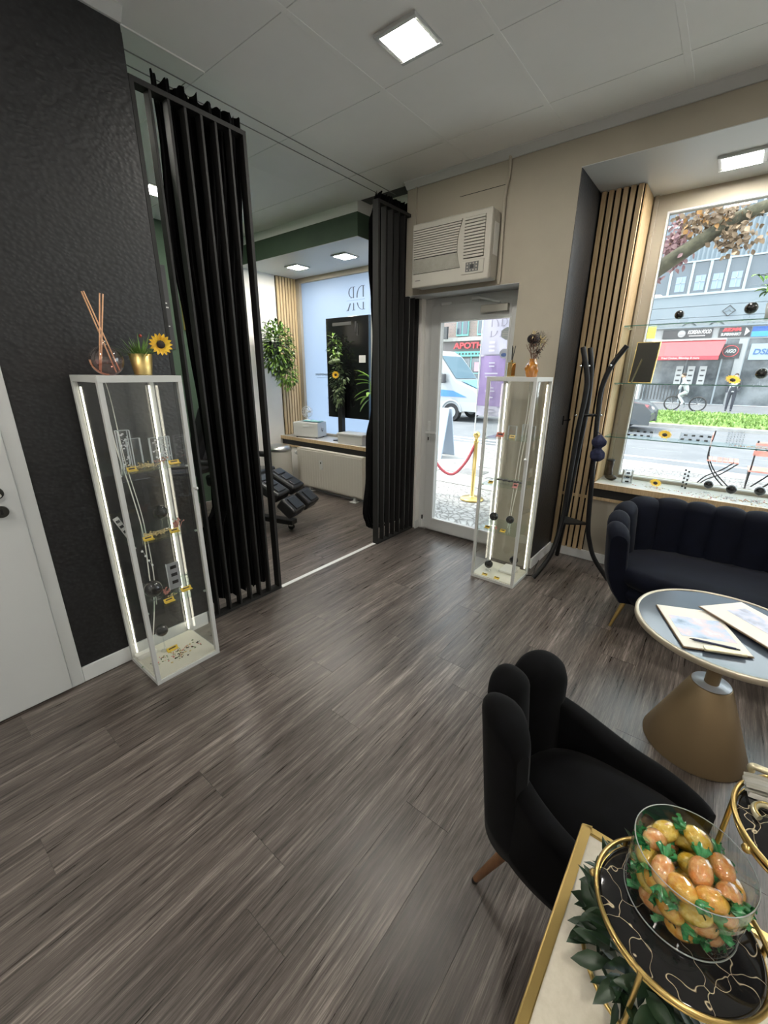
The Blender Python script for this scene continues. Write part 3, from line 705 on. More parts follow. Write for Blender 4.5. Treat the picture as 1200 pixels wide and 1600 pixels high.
# --- right cabinet
M_redtag = mat('red_tag', (.62, .16, .10), .4)
t = name_tag(WR(.05, -.085, 1.10), -PI/2, 'large red name tag on the upper shelf by the entrance', .055, .03, M_redtag)
name_tag(WR(.06, .01, 1.10), -PI/2, 'gold name tag on the upper shelf by the entrance', .04, .02, M_goldsatin)
acrylic_box(WR(-.03, .07, 1.10), .012, .05, .09, 'clear acrylic plate on the upper shelf by the entrance', False, -PI/2)
acrylic_box(WR(-.06, -.04, 1.10), .012, .06, .07, 'low clear acrylic plate at the back of the entrance side cabinet', False, -PI/2)
acrylic_box(WR(-.06, .11, 1.10), .012, .03, .08, 'slim clear acrylic plate at the side of the entrance side cabinet', False, -PI/2)
o = MB(); 
for k in range(9): o.ball((-.005, -.09+.022*k, .012+.004*(k % 2)), .011, 8, 6, sq=(1, 1.2, .8))
tag(o.build('bead_string', mat('bead_grey', (.08, .08, .09), .3), loc=CR[:2]+(.76,)), 'string of dark grey beads across the middle shelf by the entrance', 'beads'); bpy.data.objects['bead_string'].rotation_euler = (0, 0, -PI/2)
name_tag(WR(.09, -.105, .76), -PI/2, 'yellow name tag at the left end of the bead string', .035)
name_tag(WR(.10, .085, .76), -PI/2, 'pink red name tag at the right end of the bead string', .035, .03, mat('pink_tag', (.62, .25, .24), .5))
black_ball(WR(.02, -.085, .41), .033, 'black ball on the lower shelf nearer the entrance door', .04)
black_ball(WR(.02, .045, .41), .030, 'black ball on the lower shelf nearer the coat stand', .045)
name_tag(WR(.10, -.095, .41), -PI/2, 'yellow name tag under the ball nearer the entrance door', .04)
name_tag(WR(.10, .03, .41), -PI/2, 'yellow name tag under the ball nearer the coat stand', .04)
sprig('pink_sprig', 'small pink dried blossom between the two lower shelf balls', WR(.09, -.03, .41), 12, .012, [M_pink], 9, lift=.025)
black_ball(WR(.03, -.085, .028), .033, 'black ball on the base of the entrance side cabinet near the door', .02)
black_ball(WR(-.02, .095, .028), .033, 'black ball hidden behind the corner post of the entrance side cabinet', .09)
name_tag(WR(.12, -.07, .028), -PI/2, 'yellow name tag lying on the cabinet base below the door side ball', .04, .012)
name_tag(WR(.12, .03, .028), -PI/2, 'yellow name tag lying on the cabinet base by the corner post', .04, .012)
tag(MB().box(-.06, .06, -.075, .075, 0, .02).build('power_adapter', M_cable, loc=WR(-.07, .05, .028), bevel=.006), 'cream flat adapter case on the base of the entrance side cabinet', 'adapter')
cb = spline([(-.145, .02, 1.48), (-.147, .02, 1.25), (-.146, 0, 1.0), (-.146, -.01, .8), (-.145, -.02, .6), (-.146, -.03, .35)], 6)
cb2 = spline([(-.145, .04, 1.48), (-.147, .035, 1.2), (-.146, .015, .9), (-.146, .01, .7), (-.146, -.01, .5), (-.145, -.015, .32)], 6)
o = tag(MB().tube(cb, .003, 6).tube(cb2, .0035, 6).build('lamp_cable', M_cable, loc=CR), 'cream lamp cables hanging down the back of the entrance side cabinet', 'cable'); o.rotation_euler = (0, 0, -PI/2)
tag(MB().tube(spline([(-.98, 3.02, .02), (-.95, 3.06, .006), (-.93, 3.10, .006), (-.955, 3.2, .006), (-.96, 3.3, .05)], 6), .003, 6).build('black_cable', M_black), 'thin black cord leaving the cabinet base towards the coat stand', 'cable')

# ================================================================ decoration on the cabinets
# reed diffuser
t = thing('reed_diffuser', 'round glass reed diffuser with copper sticks on the cabinet', 'diffuser', WL(.02, -.075, VH))
R = .066
pr = [(0, .001)]+[(R*math.cos(a), .060+R*.94*math.sin(a)) for a in [-1.25+k*2.55/14 for k in range(15)]]+[(.014, .128), (.014, .14)]
M_diffglass = glass('diffuser_glass', (.93, .88, .87), base=.10)
MB().lathe(pr, 32).build('bottle', M_diffglass, t)
MB().lathe([(0, .004), (.024, .004), (.045, .018), (.060, .04), (.0615, .062), (0, .062)], 32).build('liquid', glass('diffuser_oil', (.80, .62, .60), base=.04), t)
M_copper = noisy('copper_stick', (.66, .34, .18), (.78, .46, .28), .5, nscale=30)
for p, q in (((.0, .03, .012), (.0, -.043, .32)), ((.005, -.035, .02), (.0, .022, .322)), ((.0, -.03, .012), (.006, .032, .32)), ((.0, .045, .02), (.004, -.037, .322))):
    MB().cyl(p, q, .003, n=8).build('reed', M_copper, t)
MB().tube([(0, -.0625*math.cos(a), .062-.060*math.sin(a)) for a in [k*PI/2/10 for k in range(11)]], .004, 6).build('copper_band', M_copper, t)
# sunflower pot
def blade(mb, p, d, l, w, curl, mi=0, n=4):
    d = Vector(d).normalized(); side = d.cross(Vector((0, 0, 1)))
    side = side.normalized() if side.length > 1e-4 else Vector((1, 0, 0))
    vs = []
    for k in range(n+1):
        s = k/n; q = Vector(p)+d*(l*s)+Vector((0, 0, -curl*s*s)); ww = w*(1-s**2.2)*.5*(1 if s > 0 else .7)
        vs += [q-side*ww, q+side*ww]
    mb.add(vs, [(2*k, 2*k+1, 2*k+3, 2*k+2) for k in range(n)], True, mi)
def leaf(mb, p, d, up, l, w, mi=0, fold=.15):
    d = Vector(d).normalized(); up = Vector(up); s = d.cross(up)
    s = s.normalized() if s.length > 1e-4 else d.orthogonal().normalized(); nn = s.cross(d)
    p = Vector(p); vs = [p]
    for q, ww in ((.25, .38), (.5, .5), (.78, .30)):
        c = p+d*(l*q)+nn*(fold*l*.3*math.sin(q*PI)); vs += [c-s*(w*ww)+nn*(fold*w), c, c+s*(w*ww)+nn*(fold*w)]
    vs.append(p+d*l)
    mb.add(vs, [(0, 2, 1), (0, 3, 2), (1, 2, 5, 4), (2, 3, 6, 5), (4, 5, 8, 7), (5, 6, 9, 8), (7, 8, 10), (8, 9, 10)], True, mi)
def sunflower(t, c, n, r, name='flower'):
    # head facing direction n
    n = Vector(n).normalized(); a = n.orthogonal().normalized(); b_ = n.cross(a); c = Vector(c)
    hd = MB().ball((0, 0, 0), r*.36, 12, 8, sq=(1, 1, .45), M=Matrix.Translation(c+n*.004) @ n.to_track_quat('Z', 'Y').to_matrix().to_4x4()).build(name+'_head', M_seed, t)
    for k in range(16):
        q = 2*PI*k/16; d = a*math.cos(q)+b_*math.sin(q); lay = (k % 2)*.002
        mb = MB(); leaf(mb, c+d*(r*.28)+n*lay, d+n*(.12 if k % 2 else .25), n, r*.74, r*.34); mb.build('petal', M_petal, hd)
    return hd
t = thing('sunflower_pot', 'gold pot with green grass and one artificial sunflower', 'flower pot', WL(.0, .075, VH))
MB().lathe([(0, .001), (.036, .001), (.0365, .003), (.049, .092), (.046, .092), (.042, .08), (0, .08)], 32).build('pot', M_goldsatin, t)
r = random.Random(5); mb = MB()
for k in range(90):
    a = r.uniform(0, 2*PI); q = r.uniform(0, .038); el = r.uniform(.35, 1.4)
    d = (math.cos(a)*math.cos(el), math.sin(a)*math.cos(el), math.sin(el))
    blade(mb, (q*math.cos(a), q*math.sin(a), .08), d, r.uniform(.07, .13), .006, r.uniform(0, .05))
o = mb.build('grass_tuft', M_leaf, t); o['kind'] = 'stuff'
MB().tube(spline([(.01, .03, .08), (.02, .055, .10), (.025, .075, .125), (.02, .085, .135)], 5), .002, 6).build('stalk', M_leafd, t)
sunflower(t, (.03, .085, .135), (1, -.35, .1), .050)
MB().ball((.02, .005, .168), .007, 8, 6).build('ladybird', mat('ladybird', (.35, .05, .03), .4), t)
# gold diffuser and dried bouquet on the right cabinet
t = thing('gold_diffuser', 'small gold bottle with dark sticks on the entrance side cabinet', 'diffuser', WR(.02, -.065, VH))
MB().lathe([(0, 0), (.028, 0), (.031, .006), (.031, .088), (.026, .094), (.010, .096), (.010, .108), (0, .108)], 6, smooth=False).build('bottle', mat('gold_mirror', (.60, .47, .22), .12, 1.0), t)
for e in ((-.005, 0, .20), (.005, .03, .20), (0, .0, .19)): MB().cyl((0, 0, .09), e, .003, n=6).build('reed', M_black, t)
t = thing('dried_bouquet', 'amber glass vase with black and straw dried flowers', 'bouquet', WR(.02, .08, VH))
M_amber = mat('amber_glass', (.36, .13, .01), .08, spec=.8, coat=.5)
def vas(u, v):
    a = 2*PI*u; rr = .030+.010*math.sin(v*PI*1.1)-.016*max(0, v-.5)*2*math.sin(min(1, (v-.5)*2)*PI*.5 if v > .5 else 0)+.012*max(0, v-.85)/.15
    rr *= 1+.12*math.sin(5*a+6*v)+.05*math.sin(9*a-11*v)
    return (rr*math.cos(a), rr*math.sin(a), .115*v)
MB().grid(vas, 30, 16, closeu=True).lathe([(0, .002), (.03, .002)], 16).build('vase', M_amber, t)
M_dkfl = mat('black_flower', (.010, .006, .008), .8); M_brfl = noisy('brown_flower', (.06, .025, .015), (.16, .08, .05), .8, nscale=60)
mb = MB(); r = random.Random(11)
for k in range(12):
    a = r.uniform(0, 2*PI); s = r.uniform(.01, .08); mb.tube([(0, 0, .08), (s*.4*math.cos(a), s*.4*math.sin(a), .15), (s*math.cos(a), s*math.sin(a), r.uniform(.17, .24))], .0014, 4)
mb.build('stalk', M_brfl, t)
def tuftball(c, R_, n, m, seed, l=.02, w=.006, sq=(1, 1, 1)):
    rr = random.Random(seed); mb = MB()
    for k in range(n):
        d = Vector((rr.gauss(0, 1), rr.gauss(0, 1), rr.gauss(0, 1))).normalized(); p = Vector(c)+Vector((d.x*sq[0], d.y*sq[1], d.z*sq[2]))*R_*rr.uniform(.3, 1)
        leaf(mb, p, d+Vector((rr.uniform(-.5, .5), rr.uniform(-.5, .5), rr.uniform(-.5, .5))), (0, 0, 1), l*rr.uniform(.7, 1.3), w)
    return mb
MB().ball((.0, -.035, .235), .038, 14, 10, sq=(1, 1.1, .8)).build('black_bloom', M_dkfl, t)
o = tuftball((0, -.035, .235), .040, 60, None, 1).build('black_bloom_petals', M_dkfl, t)
o = tuftball((.01, .035, .19), .045, 170, None, 2, .022, .006, (.8, .8, 1.4)).build('black_filler', M_dkfl, t)
o = tuftball((.02, -.075, .215), .035, 90, None, 3, .016, .006).build('brown_filler', M_brfl, t)
o = tuftball((.02, -.045, .16), .030, 70, None, 6, .018, .006, (.7, .7, 1.3)).build('brown_filler', M_brfl, t)
o = tuftball((.01, .075, .235), .045, 110, None, 4, .026, .003).build('grey_filler', mat('grey_flower', (.06, .055, .045), .8), t)
o = tuftball((.02, .045, .235), .014, 24, None, 5, .03, .008).build('straw_bloom', M_straw, t)
o = tuftball((.02, -.09, .255), .012, 20, None, 9, .03, .004).build('straw_bloom', M_straw, t)
o = tuftball((.01, .08, .215), .014, 24, None, 15, .03, .007).build('straw_bloom', M_straw, t)

# ================================================================ air conditioner and pipe
t = thing('air_conditioner', 'cream window air conditioner mounted above the entrance door', 'air conditioner', (-1.833, YF, 2.17))
MB().box(-.328, .328, -.12, -.001, .008, .435).build('case', M_cream, t, bevel=.012, seg=3)
MB().box(-.332, .330, -.150, -.12, 0, .438).build('front_panel', M_cream, t, bevel=.010, seg=3)
q = MB(); q.prism([(-.312, .095), (.10, .095), (.072, .18), (.068, .26), (.080, .33), (.105, .402), (-.312, .402)], -.1515, -.150, 'y'); q.build('grille_back', M_dark, t)
def gx(z): return .100-.032*math.sin(max(0, min(1, (z-.095)/.307))*PI) if z < .40 else .1
for k in range(13):
    z = .404-.0158*k; zz = z-.010
    MB().box(-.314, gx(z)+.002, -.158, -.150, z-.012, z-.001).build('louvre', M_cream, t)
fin = MB()
for k in range(26): fin.box(-.314, gx(.19-.0038*k), -.156, -.150, .1955-.0038*k-.0024, .1955-.0038*k)
o = fin.build('fine_grille', noisy('grille_mesh', (.36, .35, .30), (.42, .41, .36), .6, nscale=20), t); o['kind'] = 'stuff'
MB().box(.125, .285, -.1515, -.150, .145, .402).build('outlet_back', M_dark, t)
for k in range(13):
    z = .398-.0195*k; MB().box(.125, .285, -.160, -.150, z-.014, z, M=None).build('vane', M_cream, t)
MB().box(.118, .292, -.155, -.150, .045, .132).build('control_panel', M_cream, t, bevel=.002)
MB().box(.150, .252, -.157, -.155, .058, .120).build('control_display', mat('control_dark', (.10, .10, .10), .4), t)
q = MB()
for i in range(4):
    for j in range(3):
        if not (i in (1, 2) and j == 1): q.ball((.165+.024*i, -.157, .068+.021*j), .006, 8, 5, sq=(1, .3, 1))
q.build('buttons', M_cream, t)
MB().box(.188, .214, -.1585, -.157, .078, .104).build('button_centre', M_blackprint, t)
q = MB(); [q.box(-.295+.007*k, -.290+.007*k, -.1515, -.150, .047, .053) for k in range(7)]; q.build('badge', mat('badge_grey', (.16, .16, .16), .5), t)
MB().box(.328, .330, -.10, -.03, .16, .36).build('side_label', M_plastic, t)
tag(MB().tube(spline([(-1.472, 3.185, 2.94), (-1.468, 3.185, 2.83), (-1.483, 3.185, 2.73), (-1.487, 3.185, 2.6), (-1.480, 3.185, 2.35), (-1.478, 3.185, 2.19), (-1.485, 3.19, 2.155)], 6), .011, 8).build('drain_pipe', M_beige), 'beige conduit running from the ceiling beside the air conditioner', 'pipe')
tag(MB().tube([(-2.235, 3.19, 2.93), (-2.235, 3.19, 2.6)], .006, 6).build('thin_cable', M_beige), 'thin painted cable above the air conditioner by the divider', 'cable')
# ================================================================ upholstered furniture
def channel(mb, P, s0, s1, zb, zt, thick, bulge, dome, lean=0.0, nu=12, nv=9, minw=.45, tuck=0.0):
    # one padded flute: P(s) -> (point, outward normal); runs up the inside, over the top, down the outside
    rows = []
    for i in range(nu+1):
        u = i/nu; s = s0+(s1-s0)*u; p, n = P(s); bb = math.sin(PI*u)**.55 if 0 < u < 1 else 0
        top = (zt(s) if callable(zt) else zt)-dome*(1-bb); h = thick/2*(minw+(1-minw)*bb); bin_ = bulge*bb
        z0 = zb(s) if callable(zb) else zb; row = []
        def pt(off, z): 
            k = lean*max(0, z-z0)-tuck*max(0, 1-(z-z0)/.22)**2; q = Vector((p[0], p[1], 0))+Vector((n[0], n[1], 0))*(off+k); return (q.x, q.y, z)
        for k in range(9): row.append(pt(-h-bin_*.5, z0+(top-h-z0)*k/8))
        for k in range(1, nv): a = PI*k/nv; row.append(pt((-h-bin_*.5)*math.cos(a) if a < PI/2 else -(h)*math.cos(a), top-h+h*math.sin(a)))
        for k in range(9): row.append(pt(h, top-h-(top-h-z0)*k/8))
        rows.append(row)
    m_ = len(rows[0]); vs = [q for r_ in rows for q in r_]; fs = []
    for i in range(nu):
        for k in range(m_-1): fs.append((i*m_+k, (i+1)*m_+k, (i+1)*m_+k+1, i*m_+k+1))
        fs.append((i*m_+m_-1, (i+1)*m_+m_-1, (i+1)*m_, i*m_))
    mb.add(vs, fs, True); mb.add(rows[0], [tuple(range(m_))]); mb.add(rows[-1], [tuple(reversed(range(m_)))])
    return mb
class Path:
    def __init__(s, pts):
        s.p = [Vector((a, c, 0)) for a, c in pts]; s.d = [0]
        for a, c in zip(s.p, s.p[1:]): s.d.append(s.d[-1]+(c-a).length)
        s.L = s.d[-1]
    def __call__(s, t):
        t = max(0, min(s.L, t)); k = 0
        while k < len(s.d)-2 and s.d[k+1] < t: k += 1
        f = (t-s.d[k])/(s.d[k+1]-s.d[k]+1e-9); q = s.p[k].lerp(s.p[k+1], f)
        e = .03; k2 = lambda w: s._at(max(0, min(s.L, w)))
        d = (k2(t+e)-k2(t-e)).normalized(); return (q.x, q.y), (d.y, -d.x)
    def _at(s, t):
        k = 0
        while k < len(s.d)-2 and s.d[k+1] < t: k += 1
        f = (t-s.d[k])/(s.d[k+1]-s.d[k]+1e-9); return s.p[k].lerp(s.p[k+1], f)
# ---- sofa (local origin at its centre on the floor)
SX, SY = .375, 2.98
t = thing('shell_sofa', 'dark navy velvet sofa with fluted shell back under the shop window', 'sofa', (SX, SY, 0))
hw = .755
pts = [(-hw+.085, -.285), (-hw+.045, -.16), (-hw+.048, 0.0), (-hw+.09, .10), (-hw+.18, .175), (-hw+.30, .205)]
pts = [(q[0], q[1]) for q in spline([(a, c, 0) for a, c in pts], 6)]
pts = pts+[(-q[0], q[1]) for q in reversed(pts)]
# direction chosen so that the normal points outwards
sp = Path(list(reversed(pts)))
def sofa_h(s): 
    d = min(s, sp.L-s); return .640+.125*min(1, (d/.42))**.8
nch = 16
# slightly narrower flutes on the arms
bnd = [0]; 
wts = [.9]*3+[1.05]*(nch-6)+[.9]*3
for w in wts: bnd.append(bnd[-1]+w)
bnd = [q/bnd[-1]*sp.L for q in bnd]
for k in range(nch):
    mb = MB(); channel(mb, sp, bnd[k], bnd[k+1], lambda s: .18, sofa_h, .115, .020, .022, lean=.10, nu=12, minw=.80, tuck=.075)
    mb.build('back_flute', M_navy, t)
def sq_loop(rx, ry, n, e=3.2):
    out = []
    for i in range(n):
        a = 2*PI*i/n; c, s = math.cos(a), math.sin(a)
        out.append((rx*abs(c)**(2/e)*(1 if c >= 0 else -1), ry*abs(s)**(2/e)*(1 if s >= 0 else -1)))
    return out
def cushion(mb, cx, cy, rx, ry, z0, z1, n=64, e=3.2, rnd=.05, crown=.012):
    lp = sq_loop(1, 1, n, e); rows = []
    prof = [(0, z0), (.6, z0), (1-rnd*.6/rx*1.0, z0+.002), (1, z0+rnd*.6), (1.0, z1-rnd*.7), (1-rnd*.3/rx, z1-rnd*.25), (1-rnd/rx, z1), (.6, z1+crown*.7), (.3, z1+crown), (0, z1+crown)]
    vs = [(cx+p[0]*rx*f, cy+p[1]*ry*f, z) for f, z in prof for p in lp]
    fs = [(j*n+i, j*n+(i+1) % n, (j+1)*n+(i+1) % n, (j+1)*n+i) for j in range(len(prof)-1) for i in range(n)]
    return mb.add(vs, fs, True)
cushion(MB(), 0, -.07, hw-.03, .30, .30, .425, rnd=.06).build('seat_cushion', M_navy, t)
cushion(MB(), 0, -.045, hw-.01, .285, .175, .315, rnd=.09, crown=0).build('base', M_navy, t)
for x, y, dx, dy in ((-.62, -.22, -.05, -.05), (.62, -.22, .05, -.05), (-.62, .16, -.05, .04), (.62, .16, .05, .04)):
    MB().cyl((x, y, .185), (x+dx, y+dy, 0), .016, .008, n=12).build('leg', M_gold, t)

# ---- shell chair
t = thing('shell_chair', 'black velvet chair with petal shaped back and wooden legs', 'chair', (-.02, .968, 0), math.radians(-3))
D = math.radians
def sup(a, rx, ry, e): c, s = math.cos(a), math.sin(a); return (rx*abs(c)**(2/e)*(1 if c >= 0 else -1), ry*abs(s)**(2/e)*(1 if s >= 0 else -1))
cpath = Path([sup(D(48)+D(264)*k/90, .262, .195, 2.7) for k in range(91)])
def s_of_y(y):
    best = min((abs(cpath._at(q)[1]-y)+(10 if cpath._at(q)[0] > -.12 else 0), q) for q in [cpath.L*k/400 for k in range(401)]); return best[1]
for k, (y, zt, w) in enumerate(((.112, .737, .074), (-.018, .757, .070), (-.140, .775, .074))):
    q = s_of_y(y); mb = MB(); channel(mb, cpath, q-w, q+w, .33, zt, .085, .030, .075, lean=.10, nu=18, minw=.45)
    mb.build('back_petal', M_velvet, t)
s1_, s2_ = s_of_y(.112), s_of_y(-.140)
def arm_top(s):
    d = max(0, (s1_-s) if s < s1_ else (s-s2_)); return .525+.135*max(0, 1-d/.30)**1.8-.04*min(1, d/.5)
for a, c in ((0.0, s1_-.02), (s2_+.02, cpath.L)):
    mb = MB(); channel(mb, cpath, a, c, .33, arm_top, .062, .015, .02, lean=.05, nu=28, minw=.7); mb.build('arm', M_velvet, t)
cushion(MB(), .01, 0, .250, .180, .35, .462, n=48, e=2.6, rnd=.06, crown=.025).build('seat', M_velvet, t)
cushion(MB(), .0, 0, .262, .197, .27, .47, n=48, e=2.6, rnd=.13, crown=0).build('shell_base', M_velvet, t)
M_legwood = noisy('walnut_leg', (.13, .06, .028), (.22, .11, .05), .45, (8, 8, 1), 4)
for x, y, ex, ey in ((-.17, -.105, -.290, -.108), (-.15, .10, -.26, .15), (.14, -.10, .23, -.15), (.14, .10, .23, .15)):
    lg = MB().cyl((x, y, .32), (ex*.99, ey*.99, .012), .019, .010, n=14).build('leg', M_legwood, t)
    MB().cyl((ex*.99, ey*.99, .013), (ex, ey, 0), .0105, .010, n=12).build('foot_cap', M_black, lg)

# ---- round side table
TX, TY, TZ = .188, 1.955, .585
t = thing('round_table', 'round side table with grey mirror top on a bronze cone', 'table', (TX, TY, 0))
M_bronze = mat('bronze_cone', (.30, .215, .12), .42, .55)
M_tbl = mat('table_glass', (.085, .105, .135), .08, spec=.75)
MB().lathe([(0, 0), (.188, 0), (.190, .004), (.073, .318), (.070, .322), (0, .322)], 64).build('cone', M_bronze, t)
MB().lathe([(.0, .3225), (.069, .3225), (.067, .325), (0, .325)], 48).build('cone_cap', mat('sky_tint_cap', (.62, .65, .70), .35, .2), t)  # sky reflected on the cone's top is painted in as pale blue
MB().lathe([(.026, .324), (.026, TZ-.035)], 32).lathe([(0, TZ-.035), (.10, TZ-.035), (.10, TZ-.026)], 32).build('neck', M_bronze, t)
MB().lathe([(0, TZ-.026), (.312, TZ-.026), (.320, TZ-.020), (.320, TZ-.002), (.318, TZ), (.306, TZ), (.306, TZ-.004)], 96).build('rim', mat('champagne_rim', (.50, .44, .34), .35, .5), t)
MB().lathe([(0, TZ-.003), (.306, TZ-.003)], 96).lathe([(0, TZ-.02), (.306, TZ-.02), (.306, TZ-.003)], 96).build('top_glass', M_tbl, t)
# ---- clipboards
def photo_mat(name, seed, cols):
    mt = mat(name, cols[0], .35); nz = tex_noise(mt, 'Object', (1, 1, 1), 9.0, 5, .6, loc=(seed, seed*.7, 0))
    N, L, b = nodes(mt); cr_ = ramp(mt, nz.outputs[0], [(.30, cols[0]), (.44, cols[1]), (.56, cols[2]), (.68, cols[3])]); L.new(cr_.outputs[0], b.inputs['Base Color']); return mt
M_paper = mat('paper_ivory', (.78, .75, .68), .6); M_board = mat('board_edge', (.16, .10, .05), .5)
ph1 = photo_mat('face_photo', 1.3, [(.20, .28, .42), (.46, .58, .76), (.70, .60, .66), (.76, .84, .92)])
ph2 = photo_mat('hand_photo', 4.2, [(.28, .28, .38), (.52, .56, .70), (.78, .64, .66), (.74, .84, .96)])
def clipboard(label, x, y, z, ang, w, h, ph, clip=True, photo=None, tilt=0):
    t = thing('clipboard', label, 'clipboard', (x, y, z), ang, 'clipboards on the round table')
    MB().box(0, w, 0, h, 0, .004).build('board', M_board, t, bevel=.001)
    MB().box(.003, w-.003, .004, h-.002, .004, .0065).build('paper', M_paper, t)
    px0, px1, py0, py1 = photo
    MB().box(px0, px1, py0, py1, .0065, .0072).build('photo', ph, t)
    if clip:
        c = MB().prism([(w*.30, -.006), (w*.88, -.006), (w*.86, .022), (w*.66, .024), (w*.60, .034), (w*.50, .034), (w*.44, .024), (w*.32, .022)], .0072, .011, 'z').cyl((w*.30, -.004, .009), (w*.88, -.004, .009), .006, n=10)
        c.build('clip', mat('pale_gold', (.66, .60, .42), .3, .7), t)
    return t
a1 = math.atan2(1.765-1.68, .26-.058)
clipboard('ivory clipboard with a face photo and gold clip on the round table', .058, 1.690, TZ, a1, .220, .305, ph1, True, (.02, .20, .075, .225))
t = thing('ballpoint_pen', 'dark blue pen lying across the face photo clipboard', 'pen', (.085, 1.755, TZ+.0125), math.radians(12))
MB().cyl((0, 0, 0), (.125, 0, 0), .0045, n=10).build('barrel', mat('pen_navy', (.012, .018, .06), .3), t)
MB().cyl((0, 0, 0), (-.014, 0, 0), .004, .001, n=10).cyl((.125, 0, 0), (.137, 0, 0), .0025, n=8).build('tip', M_black, t)
clipboard('ivory clipboard with a hand photo turned towards the sofa', .083, 2.045, TZ+.0125, math.radians(-42), .300, .212, ph2, False, (.05, .24, .085, .175))

# ---- desk
t = thing('reception_desk', 'cream leather topped desk with gold edging', 'desk', (.45, .355, 0))
M_desk = noisy('cream_leather', (.58, .53, .43), (.64, .59, .49), .55, nscale=90, bmp=.15, bdist=.002)
DX0, DX1, DY0, DY1, DZ = -.50, .50, -.305, .300, .75
MB().box(DX0+.014, DX1-.014, DY0+.014, DY1-.014, DZ-.03, DZ-.001).build('desk_top', M_desk, t)
e = MB().box(DX0, DX0+.014, DY0, DY1, DZ-.035, DZ+.002).box(DX1-.018, DX1, DY0, DY1, DZ-.035, DZ+.002).box(DX0+.018, DX1-.018, DY0, DY0+.018, DZ-.035, DZ+.002).box(DX0+.014, DX1-.018, DY1-.014, DY1, DZ-.035, DZ+.002)
e.build('gold_edge', M_gold, t, bevel=.003)
for x in (DX0+.02, DX1-.02):
    for y in (DY0+.02, DY1-.02): MB().box(x-.015, x+.015, y-.015, y+.015, 0, DZ-.035).build('leg', M_gold, t, bevel=.002)
# ---- tiered tray
M_marble = mat('black_marble', (.010, .010, .011), .06, spec=.7)
N, L, b = nodes(M_marble)
nzv = tex_noise(M_marble, 'Object', (1, 1, 1), 9.0, 3, .55)
tcm = N.new('ShaderNodeTexCoord'); vv = N.new('ShaderNodeTexVoronoi'); vv.feature = 'DISTANCE_TO_EDGE'; vv.inputs['Scale'].default_value = 15
mxx = N.new('ShaderNodeMixRGB'); mxx.blend_type = 'LINEAR_LIGHT'; mxx.inputs[0].default_value = .10; L.new(tcm.outputs['Object'], mxx.inputs[1]); L.new(nzv.outputs[1], mxx.inputs[2]); L.new(mxx.outputs[0], vv.inputs['Vector'])
crv = ramp(M_marble, vv.outputs[0], [(0.0, (.70, .60, .42)), (.004, (.40, .33, .22)), (.009, (.010, .010, .011))]); L.new(crv.outputs[0], b.inputs['Base Color'])
R1 = .0935; C1 = (.085, .505); C2 = (.207, .597)
t = thing('tiered_tray', 'gold wire tiered tray with black marble plates on the desk', 'tray', (C1[0], C1[1], DZ+.002))
def ring(cx, cy, z, R_, rad=.0031): return MB().tube([(cx+R_*math.cos(2*PI*k/72), cy+R_*math.sin(2*PI*k/72), z) for k in range(72)], rad, 8, closed=True)
ring(0, 0, .0035, R1).build('lower_ring', M_gold, t)
ring(0, 0, .120, R1).build('upper_ring', M_gold, t)
ring(0, 0, .108, R1-.003, .0018).build('support_ring', M_gold, t)
MB().lathe([(0, .106), (.086, .106), (.089, .109), (.089, .113), (.086, .115), (0, .115)], 72).build('marble_plate', M_marble, t)
for a in (253, 20, 137): MB().cyl((R1*math.cos(D(a)), R1*math.sin(D(a)), .003), (R1*math.cos(D(a)), R1*math.sin(D(a)), .120), .0032, n=10).build('strut', M_gold, t)
for a in (186, 300): MB().ball(((R1+.004)*math.cos(D(a)), (R1+.004)*math.sin(D(a)), .113), .005, 8, 6).build('stud', M_gold, t)
dx, dy = C2[0]-C1[0], C2[1]-C1[1]
ring(dx, dy, .250, R1).build('high_ring', M_gold, t)
MB().lathe([(0, .236), (.086, .236), (.089, .239), (.089, .243), (.086, .245), (0, .245)], 72, c=(dx, dy, 0)).build('marble_plate', M_marble, t)
ring(dx, dy, .238, R1-.003, .0018).build('support_ring', M_gold, t)
for a in (178, 300, 60): MB().cyl((dx+R1*math.cos(D(a)), dy+R1*math.sin(D(a)), .003), (dx+R1*math.cos(D(a)), dy+R1*math.sin(D(a)), .250), .0032, n=10).build('strut', M_gold, t)
MB().ball((dx+(R1+.003)*math.cos(D(215)), dy+(R1+.003)*math.sin(D(215)), .243), .006, 8, 6).build('stud', M_gold, t)
# ---- leaf garland around the tray
t = thing('leaf_garland', 'dark green leaf garland coiled inside the gold tray frame', 'garland', (C1[0], C1[1], DZ+.002))
MB().tube([((R1-.018)*math.cos(2*PI*k/40), (R1-.018)*math.sin(2*PI*k/40), .010+.004*math.sin(k)) for k in range(40)], .0025, 6, closed=True).build('vine', M_leafd, t)
r = random.Random(21)
lm = []
for w in (.017, .020, .014): q = MB(); leaf(q, (0, 0, 0), (1, 0, 0), (0, 0, 1), .046, w, fold=.18); lm.append(q.mesh('leaf', M_leafd))
for k in range(130):
    a = r.uniform(D(95), D(330)); rr_ = R1-.018+r.uniform(-.03, .012); o = put('leaf', lm[k % 3], t, (rr_*math.cos(a), rr_*math.sin(a), r.uniform(.008, .075)))
    o.rotation_euler = (r.uniform(-.6, .6), r.uniform(-.7, .5), a+r.uniform(-1.2, 1.2)); s = r.uniform(.65, 1.15); o.scale = (s, s, s)
for k in range(16):
    a = r.uniform(D(100), D(150)); rr_ = R1-.005+r.uniform(-.01, .012)
    o = put('leaf', lm[2], t, (rr_*math.cos(a), rr_*math.sin(a), r.uniform(.04, .10))); o.rotation_euler = (r.uniform(-.5, .5), r.uniform(-.9, .0), a+r.uniform(-.9, .9)); s = r.uniform(.6, .95); o.scale = (s, s, s)
